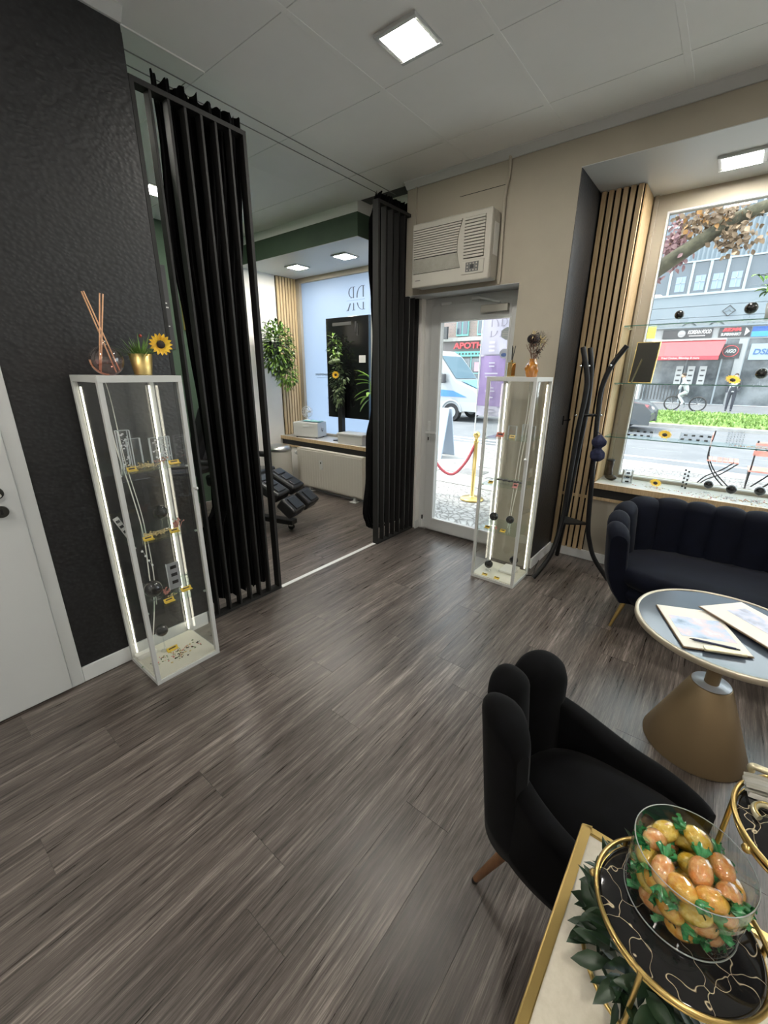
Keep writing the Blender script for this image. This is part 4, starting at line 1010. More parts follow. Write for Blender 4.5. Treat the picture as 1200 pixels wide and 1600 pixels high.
# ---- bowl and sweets
BX, BY, BZ = .084, .528, DZ+.002+.1158
M_bowl = glass('bowl_glass', (.95, .96, .95), base=.045)
t = thing('glass_bowl', 'clear straight sided glass bowl full of wrapped sweets', 'bowl', (BX, BY, BZ))
MB().lathe([(.0612, .006), (.0635, .088)], 72).lathe([(.0650, .088), (.0630, .004)], 72).lathe([(0, .005), (.0612, .005)], 72).lathe([(0, .0005), (.0625, .0005)], 72).build('bowl', M_bowl, t)
MB().tube([(.0642*math.cos(2*PI*k/72), .0642*math.sin(2*PI*k/72), .089) for k in range(72)], .0007, 6, closed=True).build('rim', mat('glass_rim', (.34, .37, .36), .1), t)
MB().tube([(.0625*math.cos(2*PI*k/72), .0625*math.sin(2*PI*k/72), .0030) for k in range(72)], .0009, 6, closed=True).build('foot_rim', mat('glass_rim', (.34, .37, .36), .1), t)
M_sweet = []
for i, (c0, c1) in enumerate((((.72, .30, .03), (.86, .52, .10)), ((.72, .27, .08), (.84, .50, .20)), ((.70, .42, .03), (.84, .64, .16)))):
    M_sweet.append(noisy('sweet_%d' % i, c0, c1, .12, nscale=95, lo=.38, hi=.62, coat=1.0, bmp=.9, bdist=.003))
M_twist = noisy('green_foil', (.012, .12, .03), (.06, .34, .12), .16, nscale=110, coat=.8, bmp=.5, bdist=.002)
M_clearfoil = noisy('pale_print', (.66, .28, .14), (.82, .60, .42), .15, nscale=150, coat=.8, bmp=.5, bdist=.002)
body = [MB().ball((0, 0, 0), .0132, 20, 12, sq=(1.36, 1, .92)).mesh('sweet', m_) for m_ in M_sweet]
def twist_mesh():
    def fn(u, v):
        a = 2*PI*u; rr_ = .0026+.0070*v**.8*(1+.35*math.sin(7*a+3*v)); return (.0158+.013*v+.003*math.sin(5*a)*v, rr_*math.cos(a), rr_*math.sin(a)*.75)
    return MB().grid(fn, 28, 6, closeu=True).mesh('wrapper_twist', M_twist)
tw = twist_mesh()
prm = MB().ball((0, 0, .0085), .006, 10, 6, sq=(1.5, .8, .62)).mesh('printed_patch', M_clearfoil)
r = random.Random(4); spots = []
for lay, z, n_, rad_ in ((0, .019, 8, .0445), (1, .037, 8, .045), (2, .055, 8, .045), (3, .071, 8, .040)):
    for k in range(n_): 
        a = 2*PI*k/n_+lay*.5+r.uniform(-.15, .15); spots.append((rad_*math.cos(a), rad_*math.sin(a), z+r.uniform(-.003, .004), a+PI/2+r.uniform(-.35, .35)+(r.uniform(-.5, .5) if lay == 3 else 0), lay))
    spots.append((r.uniform(-.01, .01), r.uniform(-.01, .01), z+.005, r.uniform(0, PI), lay))
colword = ('golden yellow', 'peach orange', 'lemon yellow'); lw = ('bottom', 'second', 'third', 'top')
side = ('towards the high plate', 'towards the round table', 'towards the chair', 'towards the leaf tuft', 'towards the gold desk edge', 'towards the coiled garland', 'towards the near strut', 'towards the near tray rim')
M_cello = glass('cellophane', (.97, .97, .96), rough=.03, base=.07)
rc = random.Random(12); cello = []
for _ in range(3):
    q = MB().ball((0, 0, 0), .0142, 11, 7, sq=(1.36, 1, .92))
    q.v = [p*(1+rc.uniform(-.03, .06)) for p in q.v]; q.sm = [False]*len(q.f); cello.append(q.mesh('cellophane', M_cello))
for k, (x, y, z, a, lay) in enumerate(spots):
    ci = r.randrange(3)
    where = 'at the middle' if math.hypot(x, y) < .02 else side[(k % 9+(0, 1, 1, 2)[lay]) % 8]
    o = thing('wrapped_sweet', '%s wrapped sweet in the %s layer of the bowl %s' % (colword[ci], lw[lay], where), 'sweet', (BX+x, BY+y, BZ+z), 0, 'wrapped sweets in the glass bowl')
    o.rotation_euler = (r.uniform(-.5, .5), r.uniform(-.45, .45), a)
    put('sweet', body[ci], o); put('cellophane', cello[k % 3], o); put('wrapper_twist', tw, o); q = put('wrapper_twist', tw, o); q.rotation_euler = (0, 0, PI)
    if lay == 3: put('printed_patch', prm, o)
# ---- things on the high plate
HZ = DZ+.002+.245
t = thing('foil_sachet', 'grey folded foil sachet on the high marble plate', 'sachet', (.178, .640, HZ+.001), math.radians(6))
def sach(u, v): return (-.055+.13*u, -.013+.026*v, .014+.004*math.sin(9*u)+.002*math.sin(7*v))
MB().grid(sach, 24, 6).grid(lambda u, v: tuple(Vector(sach(u, v))-Vector((0, 0, .006))), 24, 6).build('sleeve', noisy('grey_foil', (.20, .19, .16), (.34, .33, .29), .4, (1, 30, 1), 8), t)
MB().box(-.05, .07, -.012, .012, 0, .008).build('content', M_paper, t)
t = thing('gold_clasp', 'pale gold tube clasp behind the grey sachet', 'clasp', (.178, .668, HZ))
MB().tube(spline([(-.045, 0, .006), (-.046, .0, .014), (-.03, .0, .016), (.06, .002, .016)], 5), .0045, 8).build('tube', mat('pale_gold', (.66, .60, .42), .3, .7), t)
M_palegold = MATS['pale_gold']
def hook(p, rz, label):
    t = thing('gold_ornament', label, 'ornament', p, rz, 'pale gold ornaments on the high plate')
    MB().tube(arc((0, 0), .016, D(40), D(215), 12, .006), .004, 8).build('curl', M_palegold, t)
    MB().tube(arc((0, 0), .016, D(40), D(215), 12, .0098), .0012, 5).build('ridge', M_goldsatin, t)
hook((.150, .600, HZ), .2, 'pale gold curl lying near the tray rim')
hook((.190, .590, HZ), -.5, 'pale gold curl lying at the middle of the high plate')
hook((.200, .622, HZ), 2.2, 'pale gold curl lying close to the grey sachet')

# ================================================================ coat stand by the window
t = thing('coat_stand', 'black metal coat stand with three curved legs and small shelf', 'coat stand', (-.70, 3.29, 0))
def rel(p): return (p[0]+.70, p[1]-3.29, p[2])
pa = spline([rel(p) for p in ((-.905, 3.03, .012), (-.83, 3.15, .20), (-.812, 3.25, .47), (-.812, 3.28, .81), (-.812, 3.30, 1.13), (-.797, 3.30, 1.374), (-.805, 3.30, 1.513), (-.862, 3.30, 1.71))], 8)
pb = spline([rel(p) for p in ((-.443, 3.37, .012), (-.56, 3.375, .15), (-.615, 3.38, .27), (-.648, 3.38, .407), (-.671, 3.38, .677), (-.700, 3.38, 1.07), (-.712, 3.38, 1.267), (-.716, 3.38, 1.436), (-.677, 3.38, 1.586), (-.603, 3.38, 1.716))], 8)
pc = spline([rel(p) for p in ((-.90, 3.60, .012), (-.87, 3.52, .22), (-.84, 3.45, .46), (-.82, 3.43, .9), (-.80, 3.42, 1.3), (-.812, 3.42, 1.55), (-.846, 3.43, 1.71))], 8)
for p in (pa, pb, pc): MB().tube(p, .0175, 10).build('leg', M_blackmetal, t)
MB().prism([rel((-.812, 3.255, 0))[:2], rel((-.645, 3.375, 0))[:2], rel((-.84, 3.45, 0))[:2]], .415, .43, 'z').build('shelf', M_blackmetal, t, bevel=.002)
MB().cyl(rel((-.815, 3.30, 1.25)), rel((-.708, 3.38, 1.25)), .010, n=10).build('crossbar', M_blackmetal, t)
for p in ((-.845, 3.28, 1.585), (-.79, 3.28, 1.585), (-.672, 3.36, 1.59), (-.828, 3.28, 1.25), (-.680, 3.36, 1.255)):
    q = rel(p); pg = MB().cyl(q, (q[0]+.0, q[1]-.03, q[2]), .003, n=8).build('peg', M_chrome, t)
    MB().ball((q[0], q[1]-.034, q[2]), .008, 10, 8).build('peg_knob', M_chrome, pg)
# navy cap hanging on the stand
t = thing('knit_cap', 'navy knitted cap hanging from the coat stand', 'cap', (-.665, 3.345, 1.02))
def capf(u, v):
    a = 2*PI*u; z = -.095+.19*v; rr_ = .048*(1-.75*max(0, v-.8)/.2)*(1-.55*math.exp(-((v-.5)/.10)**2))*(1-.5*max(0, .12-v)/.12)*(1+.10*math.sin(5*a+4*v))
    return (rr_*math.cos(a), rr_*.75*math.sin(a), z)
MB().grid(capf, 32, 24, closeu=True).build('crown', noisy('navy_knit', (.006, .008, .03), (.016, .020, .06), .9, nscale=60, bmp=.4), t)
MB().tube([(0, .0, .075), (.0, .012, .10), (-.03, .025, .112)], .003, 6).build('loop', MATS['navy_knit'], t)
t = thing('wall_hook', 'small black hook on the dark wallpaper by the coat stand', 'hook', (-.996, 3.545, 1.17))
MB().box(0, .008, -.006, .006, -.025, .045).build('plate', M_blackmetal, t, bevel=.001)
MB().cyl((.008, 0, .01), (.05, 0, .016), .004, n=8).ball((.052, 0, .018), .007, 8, 6).build('peg', M_blackmetal, t)

# ================================================================ shelves and display in the shop window
shelf_y0, shelf_y1 = 3.72, 3.94
for z, w in ((1.873, 'topmost'), (1.470, 'middle'), (1.065, 'lowest')):
    t = thing('glass_shelf', '%s long glass shelf across the shop window' % w, 'glass shelf', (.2, (shelf_y0+shelf_y1)/2, z))
    MB().box(-.905, .9, -.11, .11, -.007, 0).build('shelf_plate', M_shelfglass, t)
    MB().box(-.905, .9, -.1105, -.1095, -.0065, -.0005).build('polished_edge', M_glassedge, t)
    MB().box(-.906, -.904, -.11, .11, -.0065, -.0005).build('polished_edge', mat('glass_edge_light', (.30, .48, .40), .2), t)
    for y in (-.08, .08): MB().cyl((-.915, y, -.012), (-.88, y, -.012), .004, n=8).build('shelf_pin', M_chrome, t)
YS = 3.85
black_ball((-.39, YS, 1.873), .030, 'black ball at the slat end of the topmost window shelf', .035, 'black balls in the shop window')
black_ball((.000, YS-.06, 1.873), .036, 'black ball beside the leafy plant on the topmost window shelf', .035, 'black balls in the shop window')
black_ball((.142, YS, 1.470), .036, 'black ball on the middle window shelf', .040, 'black balls in the shop window')
black_ball((.02, 3.88, .690), .030, 'black ball on the sill nearest the slatted strip', .035, 'black balls in the shop window')
black_ball((.155, 3.83, .690), .032, 'black ball on the sill between its two neighbours', .030, 'black balls in the shop window')
black_ball((.31, 3.85, .690), .032, 'black ball on the sill at the far sofa end', .040, 'black balls in the shop window')
def loose_sunflower(p, n, rad, label):
    t = thing('loose_sunflower', label, 'sunflower', p, 0, 'loose sunflower heads'); sunflower(t, (0, 0, .028), n, rad); return t
loose_sunflower((.0, YS, 1.470), (.3, -.7, .9), .048, 'yellow sunflower head lying on the middle window shelf')
loose_sunflower((-.32, YS, 1.065), (.2, -.7, .9), .048, 'yellow sunflower head lying on the lowest window shelf')
loose_sunflower((-.31, 3.83, .690), (.2, -.6, .9), .044, 'yellow sunflower head lying on the window sill')
# photo frame seen from behind
t = thing('photo_frame', 'gold edged photo frame with its black back to the room', 'photo frame', (-.555, 3.84, 1.470), math.radians(-8))
Mf = Matrix.Rotation(math.radians(-10), 4, 'X')
MB().box(-.080, .080, -.006, .006, .0, .30, M=Mf).build('frame_border', M_goldsatin, t, bevel=.002)
MB().box(-.074, .074, -.009, -.006, .006, .294, M=Mf).build('back_board', mat('frame_back', (.018, .016, .014), .7), t)
MB().bar((-.01, -.012, .17), (-.03, -.088, .004), .022, .004, up=(1, 0, 0)).build('easel_leg', mat('easel_brown', (.10, .085, .04), .6), t)
# display strips and cards
def dash_card(p, w, d, rows, cols, label, rz=0, up=False):
    t = thing('display_card', label, 'display card', p, rz, 'clear display cards with black samples')
    if up:
        MB().box(0, .002, -w/2, w/2, 0, d).build('card', M_acryl, t); q = MB()
        for i in range(rows):
            for j in range(cols): q.box(-.001, .003, -w/2+w*(j+.25)/cols, -w/2+w*(j+.75)/cols, d*(i+.12+.3*(j % 2))/rows, d*(i+.55+.3*(j % 2))/rows)
    else:
        Mc = Matrix.Translation((0, 0, .028)) @ Matrix.Rotation(math.radians(48), 4, 'X'); MB().box(-w/2, w/2, -d/2, d/2, 0, .002, M=Mc).box(-w/2, w/2, d*.30, d*.30+.002, 0, .055).build('card', M_acryl, t); MB().box(-w/2-.001, -w/2+.001, -d/2, d/2, 0, .003, M=Mc).box(w/2-.001, w/2+.001, -d/2, d/2, 0, .003, M=Mc).build('edge', M_acryledge, t); q = MB()
        for i in range(rows):
            for j in range(cols): q.box(-w/2+w*(j+.2+.3*(i % 2))/cols, -w/2+w*(j+.65+.3*(i % 2))/cols, -d/2+d*(i+.25)/rows, -d/2+d*(i+.6)/rows, .002, .005, M=Mc)
    o = q.build('sample', M_blackprint, t); o['kind'] = 'stuff'; return t
dash_card((-.485, 3.83, 1.065), .18, .075, 2, 4, 'clear card with two rows of black samples at the slat end of the lowest shelf')
dash_card((-.128, 3.83, 1.065), .19, .075, 2, 4, 'clear card with two rows of black samples beside the lowest shelf sunflower')
t = thing('dot_card', 'clear standing card with a grid of small grey dots', 'display card', (.10, YS, 1.065))
MB().box(-.05, .05, -.001, .001, 0, .10).build('card', M_acryl, t); q = MB()
for i in range(6):
    for j in range(6): q.ball((-.042+.017*i, -.003, .012+.015*j), .0028, 5, 4)
q.build('sample', M_greycard, t)
dash_card((-.127, 3.90, .690), .045, .16, 5, 2, 'narrow upright strip of black samples on the window sill', PI/2*0+math.radians(80), True)
t = thing('acrylic_stand', 'clear acrylic stand with small black squares on the sill', 'acrylic display', (-.515, 3.84, .690), .3)
for k in range(3): MB().box(-.028+.006*k, .020+.006*k, -.03, .03, .035*k, .035*k+.033).build('step', M_acryl, t)
q = MB(); [q.box(-.012, .014, -.032, -.030, .010+.035*k, .022+.035*k) for k in range(3)]; q.build('sample', M_blackprint, t)
MB().box(-.03, -.027, -.031, .031, 0, .105).box(.035, .038, -.031, .031, 0, .105).build('edge', M_acryledge, t)
t = thing('boot_ornament', 'dark bronze boot shaped ornament on the window sill', 'ornament', (-.655, 3.86, .690), math.radians(-20))
M_boot = noisy('boot_leather', (.020, .014, .010), (.055, .038, .026), .35, nscale=30, bmp=.3)
MB().grid(lambda u, v: ((.030-.004*v)*math.cos(2*PI*u)*(1+.08*math.sin(9*v)), (.024)*math.sin(2*PI*u), .035+.125*v), 24, 10, closeu=True).build('shaft', M_boot, t)
MB().ball((.022, 0, .024), .030, 16, 10, sq=(1.7, .9, .8)).build('foot', M_boot, t)
MB().lathe([(0, .158), (.031, .158), (.032, .170), (.024, .172), (.0, .150)], 20).build('cuff', M_black, t)
scatter('sill_petals', 'dried petals and grey crumbs strewn along the window sill', 'petals', (.0, 3.80, .690), cloud(-.27, 0, .08, .03, 40, 2)+cloud(.1, -.02, .12, .04, 70, 3)+cloud(.3, .0, .1, .04, 60, 4), [M_pink, M_greycard, M_straw, M_plastic], .006, 6)
scatter('shelf_petals', 'pink dried petals strewn on the lowest window shelf', 'petals', (.15, 3.80, 1.065), cloud(0, 0, .05, .02, 40, 12), [M_pink, M_straw, M_plastic], .005, 8)
# leafy plant at the edge of the topmost shelf
t = thing('leafy_plant', 'green leafy plant in a white pot on the topmost window shelf', 'plant', (.125, 3.86, 1.873))
MB().lathe([(0, 0), (.045, 0), (.055, .10), (.050, .10), (.046, .09), (0, .09)], 28).build('pot', M_plastic, t)
lf2 = MB(); leaf(lf2, (0, 0, 0), (1, 0, 0), (0, 0, 1), .075, .034, fold=.2); lf2 = lf2.mesh('leaf', noisy('leaf_mid', (.09, .22, .05), (.22, .42, .12), .4, nscale=12))
r = random.Random(31); stm = MB()
for k in range(9):
    a = D(100+r.uniform(-30, 200)); e = (r.uniform(.05, .15)*math.cos(a), .08*math.sin(a)*.6-.02, r.uniform(.10, .30))
    pth = spline([(0, 0, .085), (e[0]*.5, e[1]*.5, e[2]*.8+.03), e], 4); stm.tube(pth, .002, 5)
    for j in range(3, len(pth)):
        o = put('leaf', lf2, t, pth[j]); o.rotation_euler = (r.uniform(-.5, .5), r.uniform(-.2, .9), r.uniform(0, 6.28)); s = r.uniform(.6, .95); o.scale = (s, s, s)
stm.build('stem', M_leafd, t)
# ================================================================ treatment room
M_rad = mat('radiator_cream', (.58, .55, .49), .4)
t = thing('radiator', 'cream panel radiator under the frosted window', 'radiator', (-3.78, 3.64, 0))
MB().box(-.57, .57, -.035, -.028, .085, .560).build('front_panel', M_rad, t, bevel=.002)
for k in range(46):
    pass
ridge = MB().box(-.004, .004, -.0358, -.034, .10, .545).mesh('ridge', M_rad)
for k in range(24): put('ridge', ridge, t, (-.53+.0461*k, 0, 0))
MB().box(-.58, .58, -.028, .045, .545, .580).box(-.58, .58, -.028, .045, .07, .09).box(-.58, -.57, -.036, .045, .07, .58).box(.57, .58, -.036, .045, .07, .58).build('casing', M_rad, t, bevel=.002)
MB().box(-.565, .565, -.026, .04, .09, .545).build('core', M_white, t)
for x in (-.39, .42): MB().box(x-.012, x+.012, -.01, .03, .008, .07).box(x-.05, x+.05, -.05, .05, 0, .008).build('foot', M_whitegl, t)
MB().box(-.135, -.085, -.055, -.035, .34, .46).build('heat_meter', M_plastic, t, bevel=.006)
MB().box(-.118, -.102, -.057, -.055, .42, .44).build('meter_display', M_dark, t)
MB().cyl((-.60, -.01, .50), (-.64, -.01, .50), .028, .022, n=16).build('valve', M_plastic, t)
# bin
t = thing('pedal_bin', 'tall cream pedal bin with domed steel lid beside the radiator', 'bin', (-4.42, 3.36, 0))
MB().lathe([(0, 0), (.148, 0), (.152, .01), (.155, .56), (.150, .57), (0, .57)], 40).build('body', M_cream, t)
MB().lathe([(.158, .565), (.162, .575), (.160, .60), (.13, .628), (.07, .642), (0, .646)], 40).build('lid', M_steel, t)
MB().box(-.03, .03, -.20, -.14, .02, .032).build('pedal', M_steel, t)
# steriliser box on the sill
t = thing('steriliser_box', 'white steriliser box with slotted side on the treatment room sill', 'steriliser', (-4.36, 3.85, .690), math.radians(17))
MB().box(-.19, .19, -.12, .12, .012, .205).build('case', M_plastic, t, bevel=.012, seg=3)
MB().box(-.175, .175, -.123, -.118, .025, .19).build('drawer_front', M_plastic, t, bevel=.004)
MB().box(-.03, .06, -.128, -.122, .145, .165).build('handle', M_whitegl, t, bevel=.003)
MB().lathe([(0, 0), (.030, 0), (.030, .003), (0, .003)], 20, M=Matrix.Translation((.191, 0, .11)) @ Matrix.Rotation(PI/2, 4, 'Y')).build('vent', M_plastic, t)
for k in range(3): MB().bar((.194, .02*math.cos(k*2.1), .11+.02*math.sin(k*2.1)), (.194, .02*math.cos(k*2.1+.9), .11+.02*math.sin(k*2.1+.9)), .004, .012).build('vent_slot', M_dark, t)
for x in (-.15, .15):
    for y in (-.09, .09): MB().cyl((x, y, 0), (x, y, .014), .012, n=10).build('foot', M_dark, t)
t = thing('desk_fan', 'small white desk fan standing on the steriliser box', 'fan', (-4.46, 3.90, .896), math.radians(15))
MB().lathe([(0, 0), (.045, 0), (.045, .012), (.012, .02), (.010, .05), (0, .05)], 24).build('base', M_whitegl, t)
cg = (0, 0, .118)
fr = MB()
for yy, rr_ in ((-.018, .072), (.018, .072), (-.026, .045)): fr.tube([(rr_*math.cos(2*PI*k/32), yy, .118+rr_*math.sin(2*PI*k/32)) for k in range(32)], .003, 6, closed=True)
for k in range(12): fr.tube([(.014*math.cos(k*PI/6), -.030, .118+.014*math.sin(k*PI/6)), (.045*math.cos(k*PI/6), -.026, .118+.045*math.sin(k*PI/6)), (.072*math.cos(k*PI/6), -.018, .118+.072*math.sin(k*PI/6)), (.072*math.cos(k*PI/6), .018, .118+.072*math.sin(k*PI/6))], .0014, 5)
fr.build('cage', M_whitegl, t)
for k in range(3): q = MB(); leaf(q, (.008*math.cos(k*2.09), 0, .118+.008*math.sin(k*2.09)), (math.cos(k*2.09), 0, math.sin(k*2.09)), (0, 1, .5), .055, .04); q.build('blade', M_plastic, t)
MB().cyl((0, -.03, .118), (0, .03, .118), .014, n=14).build('hub', M_whitegl, t)
t = thing('towel', 'crumpled turquoise cloth on the steriliser box', 'towel', (-4.30, 3.85, .896), math.radians(17))
rt = random.Random(6)
def tw_(u, v): return (-.13+.26*u+.01*math.sin(8*v), -.07+.13*v+.012*math.sin(7*u), .012+.016*abs(math.sin(5*u+3*v))*math.sin(PI*u)*math.sin(PI*v)+.004*math.sin(13*u*v+2))
MB().grid(tw_, 30, 18).grid(lambda u, v: tuple(Vector(tw_(u, v))-Vector((0, 0, .011))), 30, 18).build('cloth', noisy('turquoise_cloth', (.22, .52, .56), (.38, .66, .68), .85, nscale=8), t)
# screen on stand
t = thing('portrait_screen', 'tall black display screen on a post standing on the sill', 'screen', (-3.70, 3.93, .690))
MB().box(-.345, .345, -.022, .022, .29, 1.46).build('screen_body', mat('screen_glass', (.006, .006, .007), .12, spec=.6), t, bevel=.003)
MB().box(-.345, .345, .0221, .0235, .29, 1.46).build('back_cover', M_black, t)
MB().box(.330, .352, -.020, .020, .29, 1.46).build('side_bezel', mat('bezel_grey', (.10, .13, .16), .3, .6), t)
MB().box(-.23, .08, -.0235, -.022, 1.37, 1.405).build('brand_bar', mat('bar_grey', (.06, .06, .06), .3), t)
MB().box(.14, .165, -.03, -.022, 1.28, 1.40).box(.175, .19, -.03, -.022, 1.25, 1.38).build('bracket', M_dark, t)
MB().box(.20, .30, -.024, -.022, .95, 1.03).build('notice', M_plastic, t)
MB().box(-.10, -.03, -.10, -.04, .01, .75).build('post', M_black, t, bevel=.004)
MB().box(-.17, .04, -.13, .02, 0, .012).build('foot_plate', M_black, t, bevel=.003)
# hanging plants (leaves a few pixels each)
def foliage(c, sz, n, mats, seed, l=.05, w=.022, droop=.4):
    rr_ = random.Random(seed); mb = MB()
    for k in range(n):
        d = Vector((rr_.gauss(0, 1), rr_.gauss(0, 1), rr_.gauss(0, 1))).normalized(); q = rr_.uniform(.45, 1.0)
        p = Vector((c[0]+d.x*sz[0]*q, c[1]+d.y*sz[1]*q, c[2]+d.z*sz[2]*q))
        leaf(mb, p, d+Vector((rr_.uniform(-.6, .6), rr_.uniform(-.6, .6), rr_.uniform(-.6, .3)-droop)), (rr_.uniform(-.3, .3), rr_.uniform(-.3, .3), 1), l*rr_.uniform(.7, 1.2), w, mi=rr_.randrange(len(mats)))
    return mb
t = thing('hanging_plant', 'bushy artificial plant hanging on the white niche wall', 'plant', (-4.50, 3.50, 1.40))
o = foliage((0.0, .0, .40), (.17, .22, .33), 1150, [M_leaf, M_leafd, M_leaf, M_leafl], 3, .06, .028).build('foliage', [M_leaf, M_leafd, M_leaf, M_leafl], t); o['kind'] = 'stuff'
o = foliage((0.04, .10, .10), (.11, .15, .17), 220, [M_leaf, M_leafl], 9, .06, .026).build('foliage', [M_leaf, M_leafl], t); o['kind'] = 'stuff'
MB().lathe([(0, .34), (.08, .34), (.10, .48), (0, .48)], 20, c=(-.1, 0, 0)).tube([(-.1, 0, .48), (-.20, 0, .70), (-.262, 0, .72)], .004, 6).build('wall_basket', M_black, t)
t = thing('leaf_swag', 'artificial eucalyptus swag with a sunflower on the screen post', 'swag', (-3.76, 3.80, 1.08))
o = foliage((0, 0, .30), (.09, .05, .30), 230, [M_leafg, M_leafd, M_leafg], 5, .05, .024, .7).build('foliage', [M_leafg, M_leafd, M_leafg], t); o['kind'] = 'stuff'
o = foliage((-.03, 0, .72), (.10, .05, .16), 110, [M_leaf, M_leafl, M_leafg], 6, .055, .024, .5).build('foliage', [M_leaf, M_leafl, M_leafg], t); o['kind'] = 'stuff'
o = foliage((.11, 0, .40), (.07, .04, .10), 40, [M_leafg], 7, .06, .02, .5).build('foliage', [M_leafg], t); o['kind'] = 'stuff'
MB().tube([(0, .02, .02), (.01, .02, .5), (-.02, .02, .85)], .005, 6).build('stem', M_leafd, t)
sunflower(t, (.03, -.06, .42), (.6, -1, .1), .045)
for p in ((-.06, -.04, .56), (.0, -.05, .58), (.05, -.045, .58)): MB().ball(p, .035, 12, 8, sq=(1.2, .8, .7)).build('seed_ball', M_leafg, t)
t = thing('bamboo_pot', 'bright green long leaved plant in a terracotta pot on the sill', 'plant', (-3.20, 3.84, .690))
MB().lathe([(0, 0), (.065, 0), (.09, .17), (.095, .17), (.095, .19), (.085, .19), (.08, .17), (0, .165)], 28).build('pot', mat('terracotta', (.42, .22, .12), .7), t)
MB().tube([(0, 0, .16), (-.03, -.02, .5), (-.05, -.03, .75)], .007, 8).tube([(.02, 0, .16), (.03, .0, .6)], .006, 8).build('cane', M_leaf, t)
rb = random.Random(2)
for k, (a, el, z, l) in enumerate(((200, .4, .78, .22), (190, -.1, .72, .20), (215, -.5, .66, .22), (180, -.7, .60, .20), (230, .1, .74, .18), (205, -.9, .55, .20), (10, .2, .70, .2), (60, .5, .76, .2), (300, -.2, .62, .2), (195, .0, .80, .16), (210, -.3, .58, .18))):
    q = MB(); leaf(q, (-.05, -.03, z), (math.cos(D(a))*math.cos(el), math.sin(D(a))*math.cos(el), math.sin(el)), (0, 0, 1), l, .05, fold=.2); q.build('leaf', M_leafl, t)
t = thing('storage_box', 'white lidded box on the sill at the foot of the screen', 'box', (-3.50, 3.81, .690), math.radians(4))
MB().box(-.20, .18, -.09, .11, 0, .105).build('body', M_plastic, t, bevel=.006)
MB().box(-.21, .19, -.10, .12, .105, .130).build('lid', M_plastic, t, bevel=.006)
# pedicure chair
M_leather = noisy('black_leather', (.010, .010, .011), (.018, .018, .020), .32, nscale=50, bmp=.2)
t = thing('pedicure_chair', 'black leather pedicure chair with padded leg rests behind the divider', 'chair', (-3.78, 2.38, 0), math.radians(20))
M_slate = noisy('slate_leather', (.06, .065, .075), (.09, .095, .11), .4, nscale=30)
def pad(M, sx, sy, sz, name, par, nseg=0, pm=None):
    q = MB().box(-sx/2, sx/2, -sy/2, sy/2, -sz/2, sz/2, M=M).build(name, M_leather, par, bevel=.028, seg=4)
    for k in range(nseg):
        y0 = -sx/2+sx*(k+.14)/nseg*.86+sx*.04; y1 = -sx/2+sx*(k+.98)/nseg*.86+sx*.04
        MB().box(y0, y1, -sy*.28, sy*.28, sz/2-.004, sz/2+.010, M=M).build('padded_panel', pm or M_leather, q, bevel=.008, seg=2)
    return q
def Mt(x, y, z, ay): return Matrix.Translation((x, y, z)) @ Matrix.Rotation(D(ay), 4, 'Y')
pad(Mt(0, 0, .50, -4), .50, .52, .12, 'seat', t)
pad(Mt(-.34, 0, .85, 115), .75, .50, .12, 'backrest', t, 5, M_slate)
for y in (-.145, .145):
    pad(Mt(.42, y, .45, 28), .34, .23, .10, 'calf_rest', t, 3)
    pad(Mt(.655, y-.005, .285, 40), .19, .23, .12, 'foot_rest', t, 1)
for y in (-.31, .31): pad(Mt(-.08, y, .68, 0), .42, .07, .06, 'armrest', t)
MB().cyl((0, 0, .10), (0, 0, .44), .06, n=20).build('column', M_steel, t)
MB().bar((-.3, 0, .085), (.62, -.05, .085), .10, .05).bar((0, -.28, .085), (0, .28, .085), .08, .05).build('base_beam', M_black, t, bevel=.01)
for x, y in ((-.28, 0), (.58, -.05), (0, -.26), (0, .26)):
    c_ = MB().cyl((x-.018, y, .035), (x-.018, y+.0, .036), .02, n=8).cyl((x, y-.012, .032), (x, y+.012, .032), .032, n=20).build('castor', M_black, t)
    MB().box(x-.02, x+.02, y-.018, y+.018, .04, .07).build('castor_fork', M_steel, c_)
# board and picture on the green wall
t = thing('price_board', 'charcoal board with pale lines of print on the green wall', 'board', (XL2, 2.17, 1.75))
MB().box(0, .012, -.28, .19, 0, .80).build('board', mat('charcoal_board', (.03, .03, .033), .6), t, bevel=.002)
q = MB()
for z, y0, y1 in ((.60, .03, .06), (.52, .05, .06), (.44, .03, .16), (.40, .05, .17), (.22, .08, .16)): q.box(.012, .013, y0, y1, z, z+.012)
q.build('print', mat('board_print', (.45, .44, .42), .6), t)
t = thing('picture_frame', 'gold framed picture on the green wall seen through the divider', 'picture', (XL2, 2.66, 1.95))
MB().box(.0, .03, -.18, .18, 0, .30).build('frame', M_goldsatin, t, bevel=.003)
MB().box(.030, .031, -.165, .165, .015, .285).build('picture', M_paper, t)
# ================================================================ street outside
GZ = -.15
M_cobble = mat('cobble', (.40, .40, .40), .8)
N, L, b = nodes(M_cobble); tc_ = N.new('ShaderNodeTexCoord'); vo_ = N.new('ShaderNodeTexVoronoi'); vo_.inputs['Scale'].default_value = 13; L.new(tc_.outputs['Object'], vo_.inputs['Vector'])
vo_.feature = 'DISTANCE_TO_EDGE'
c_ = ramp(M_cobble, vo_.outputs[0], [(.0, (.10, .095, .09)), (.10, (.27, .265, .26)), (.3, (.34, .335, .33))]); L.new(c_.outputs[0], b.inputs['Base Color']); bump(M_cobble, vo_.outputs[0], .6, .02)
M_asph = noisy('asphalt', (.105, .112, .125), (.13, .137, .15), .85, nscale=2, detail=8)
M_stone = noisy('granite_slab', (.27, .265, .26), (.34, .335, .33), .8, nscale=6, detail=6, rand=True)
M_kerb = noisy('kerb_stone', (.28, .28, .275), (.35, .35, .345), .8, nscale=4)
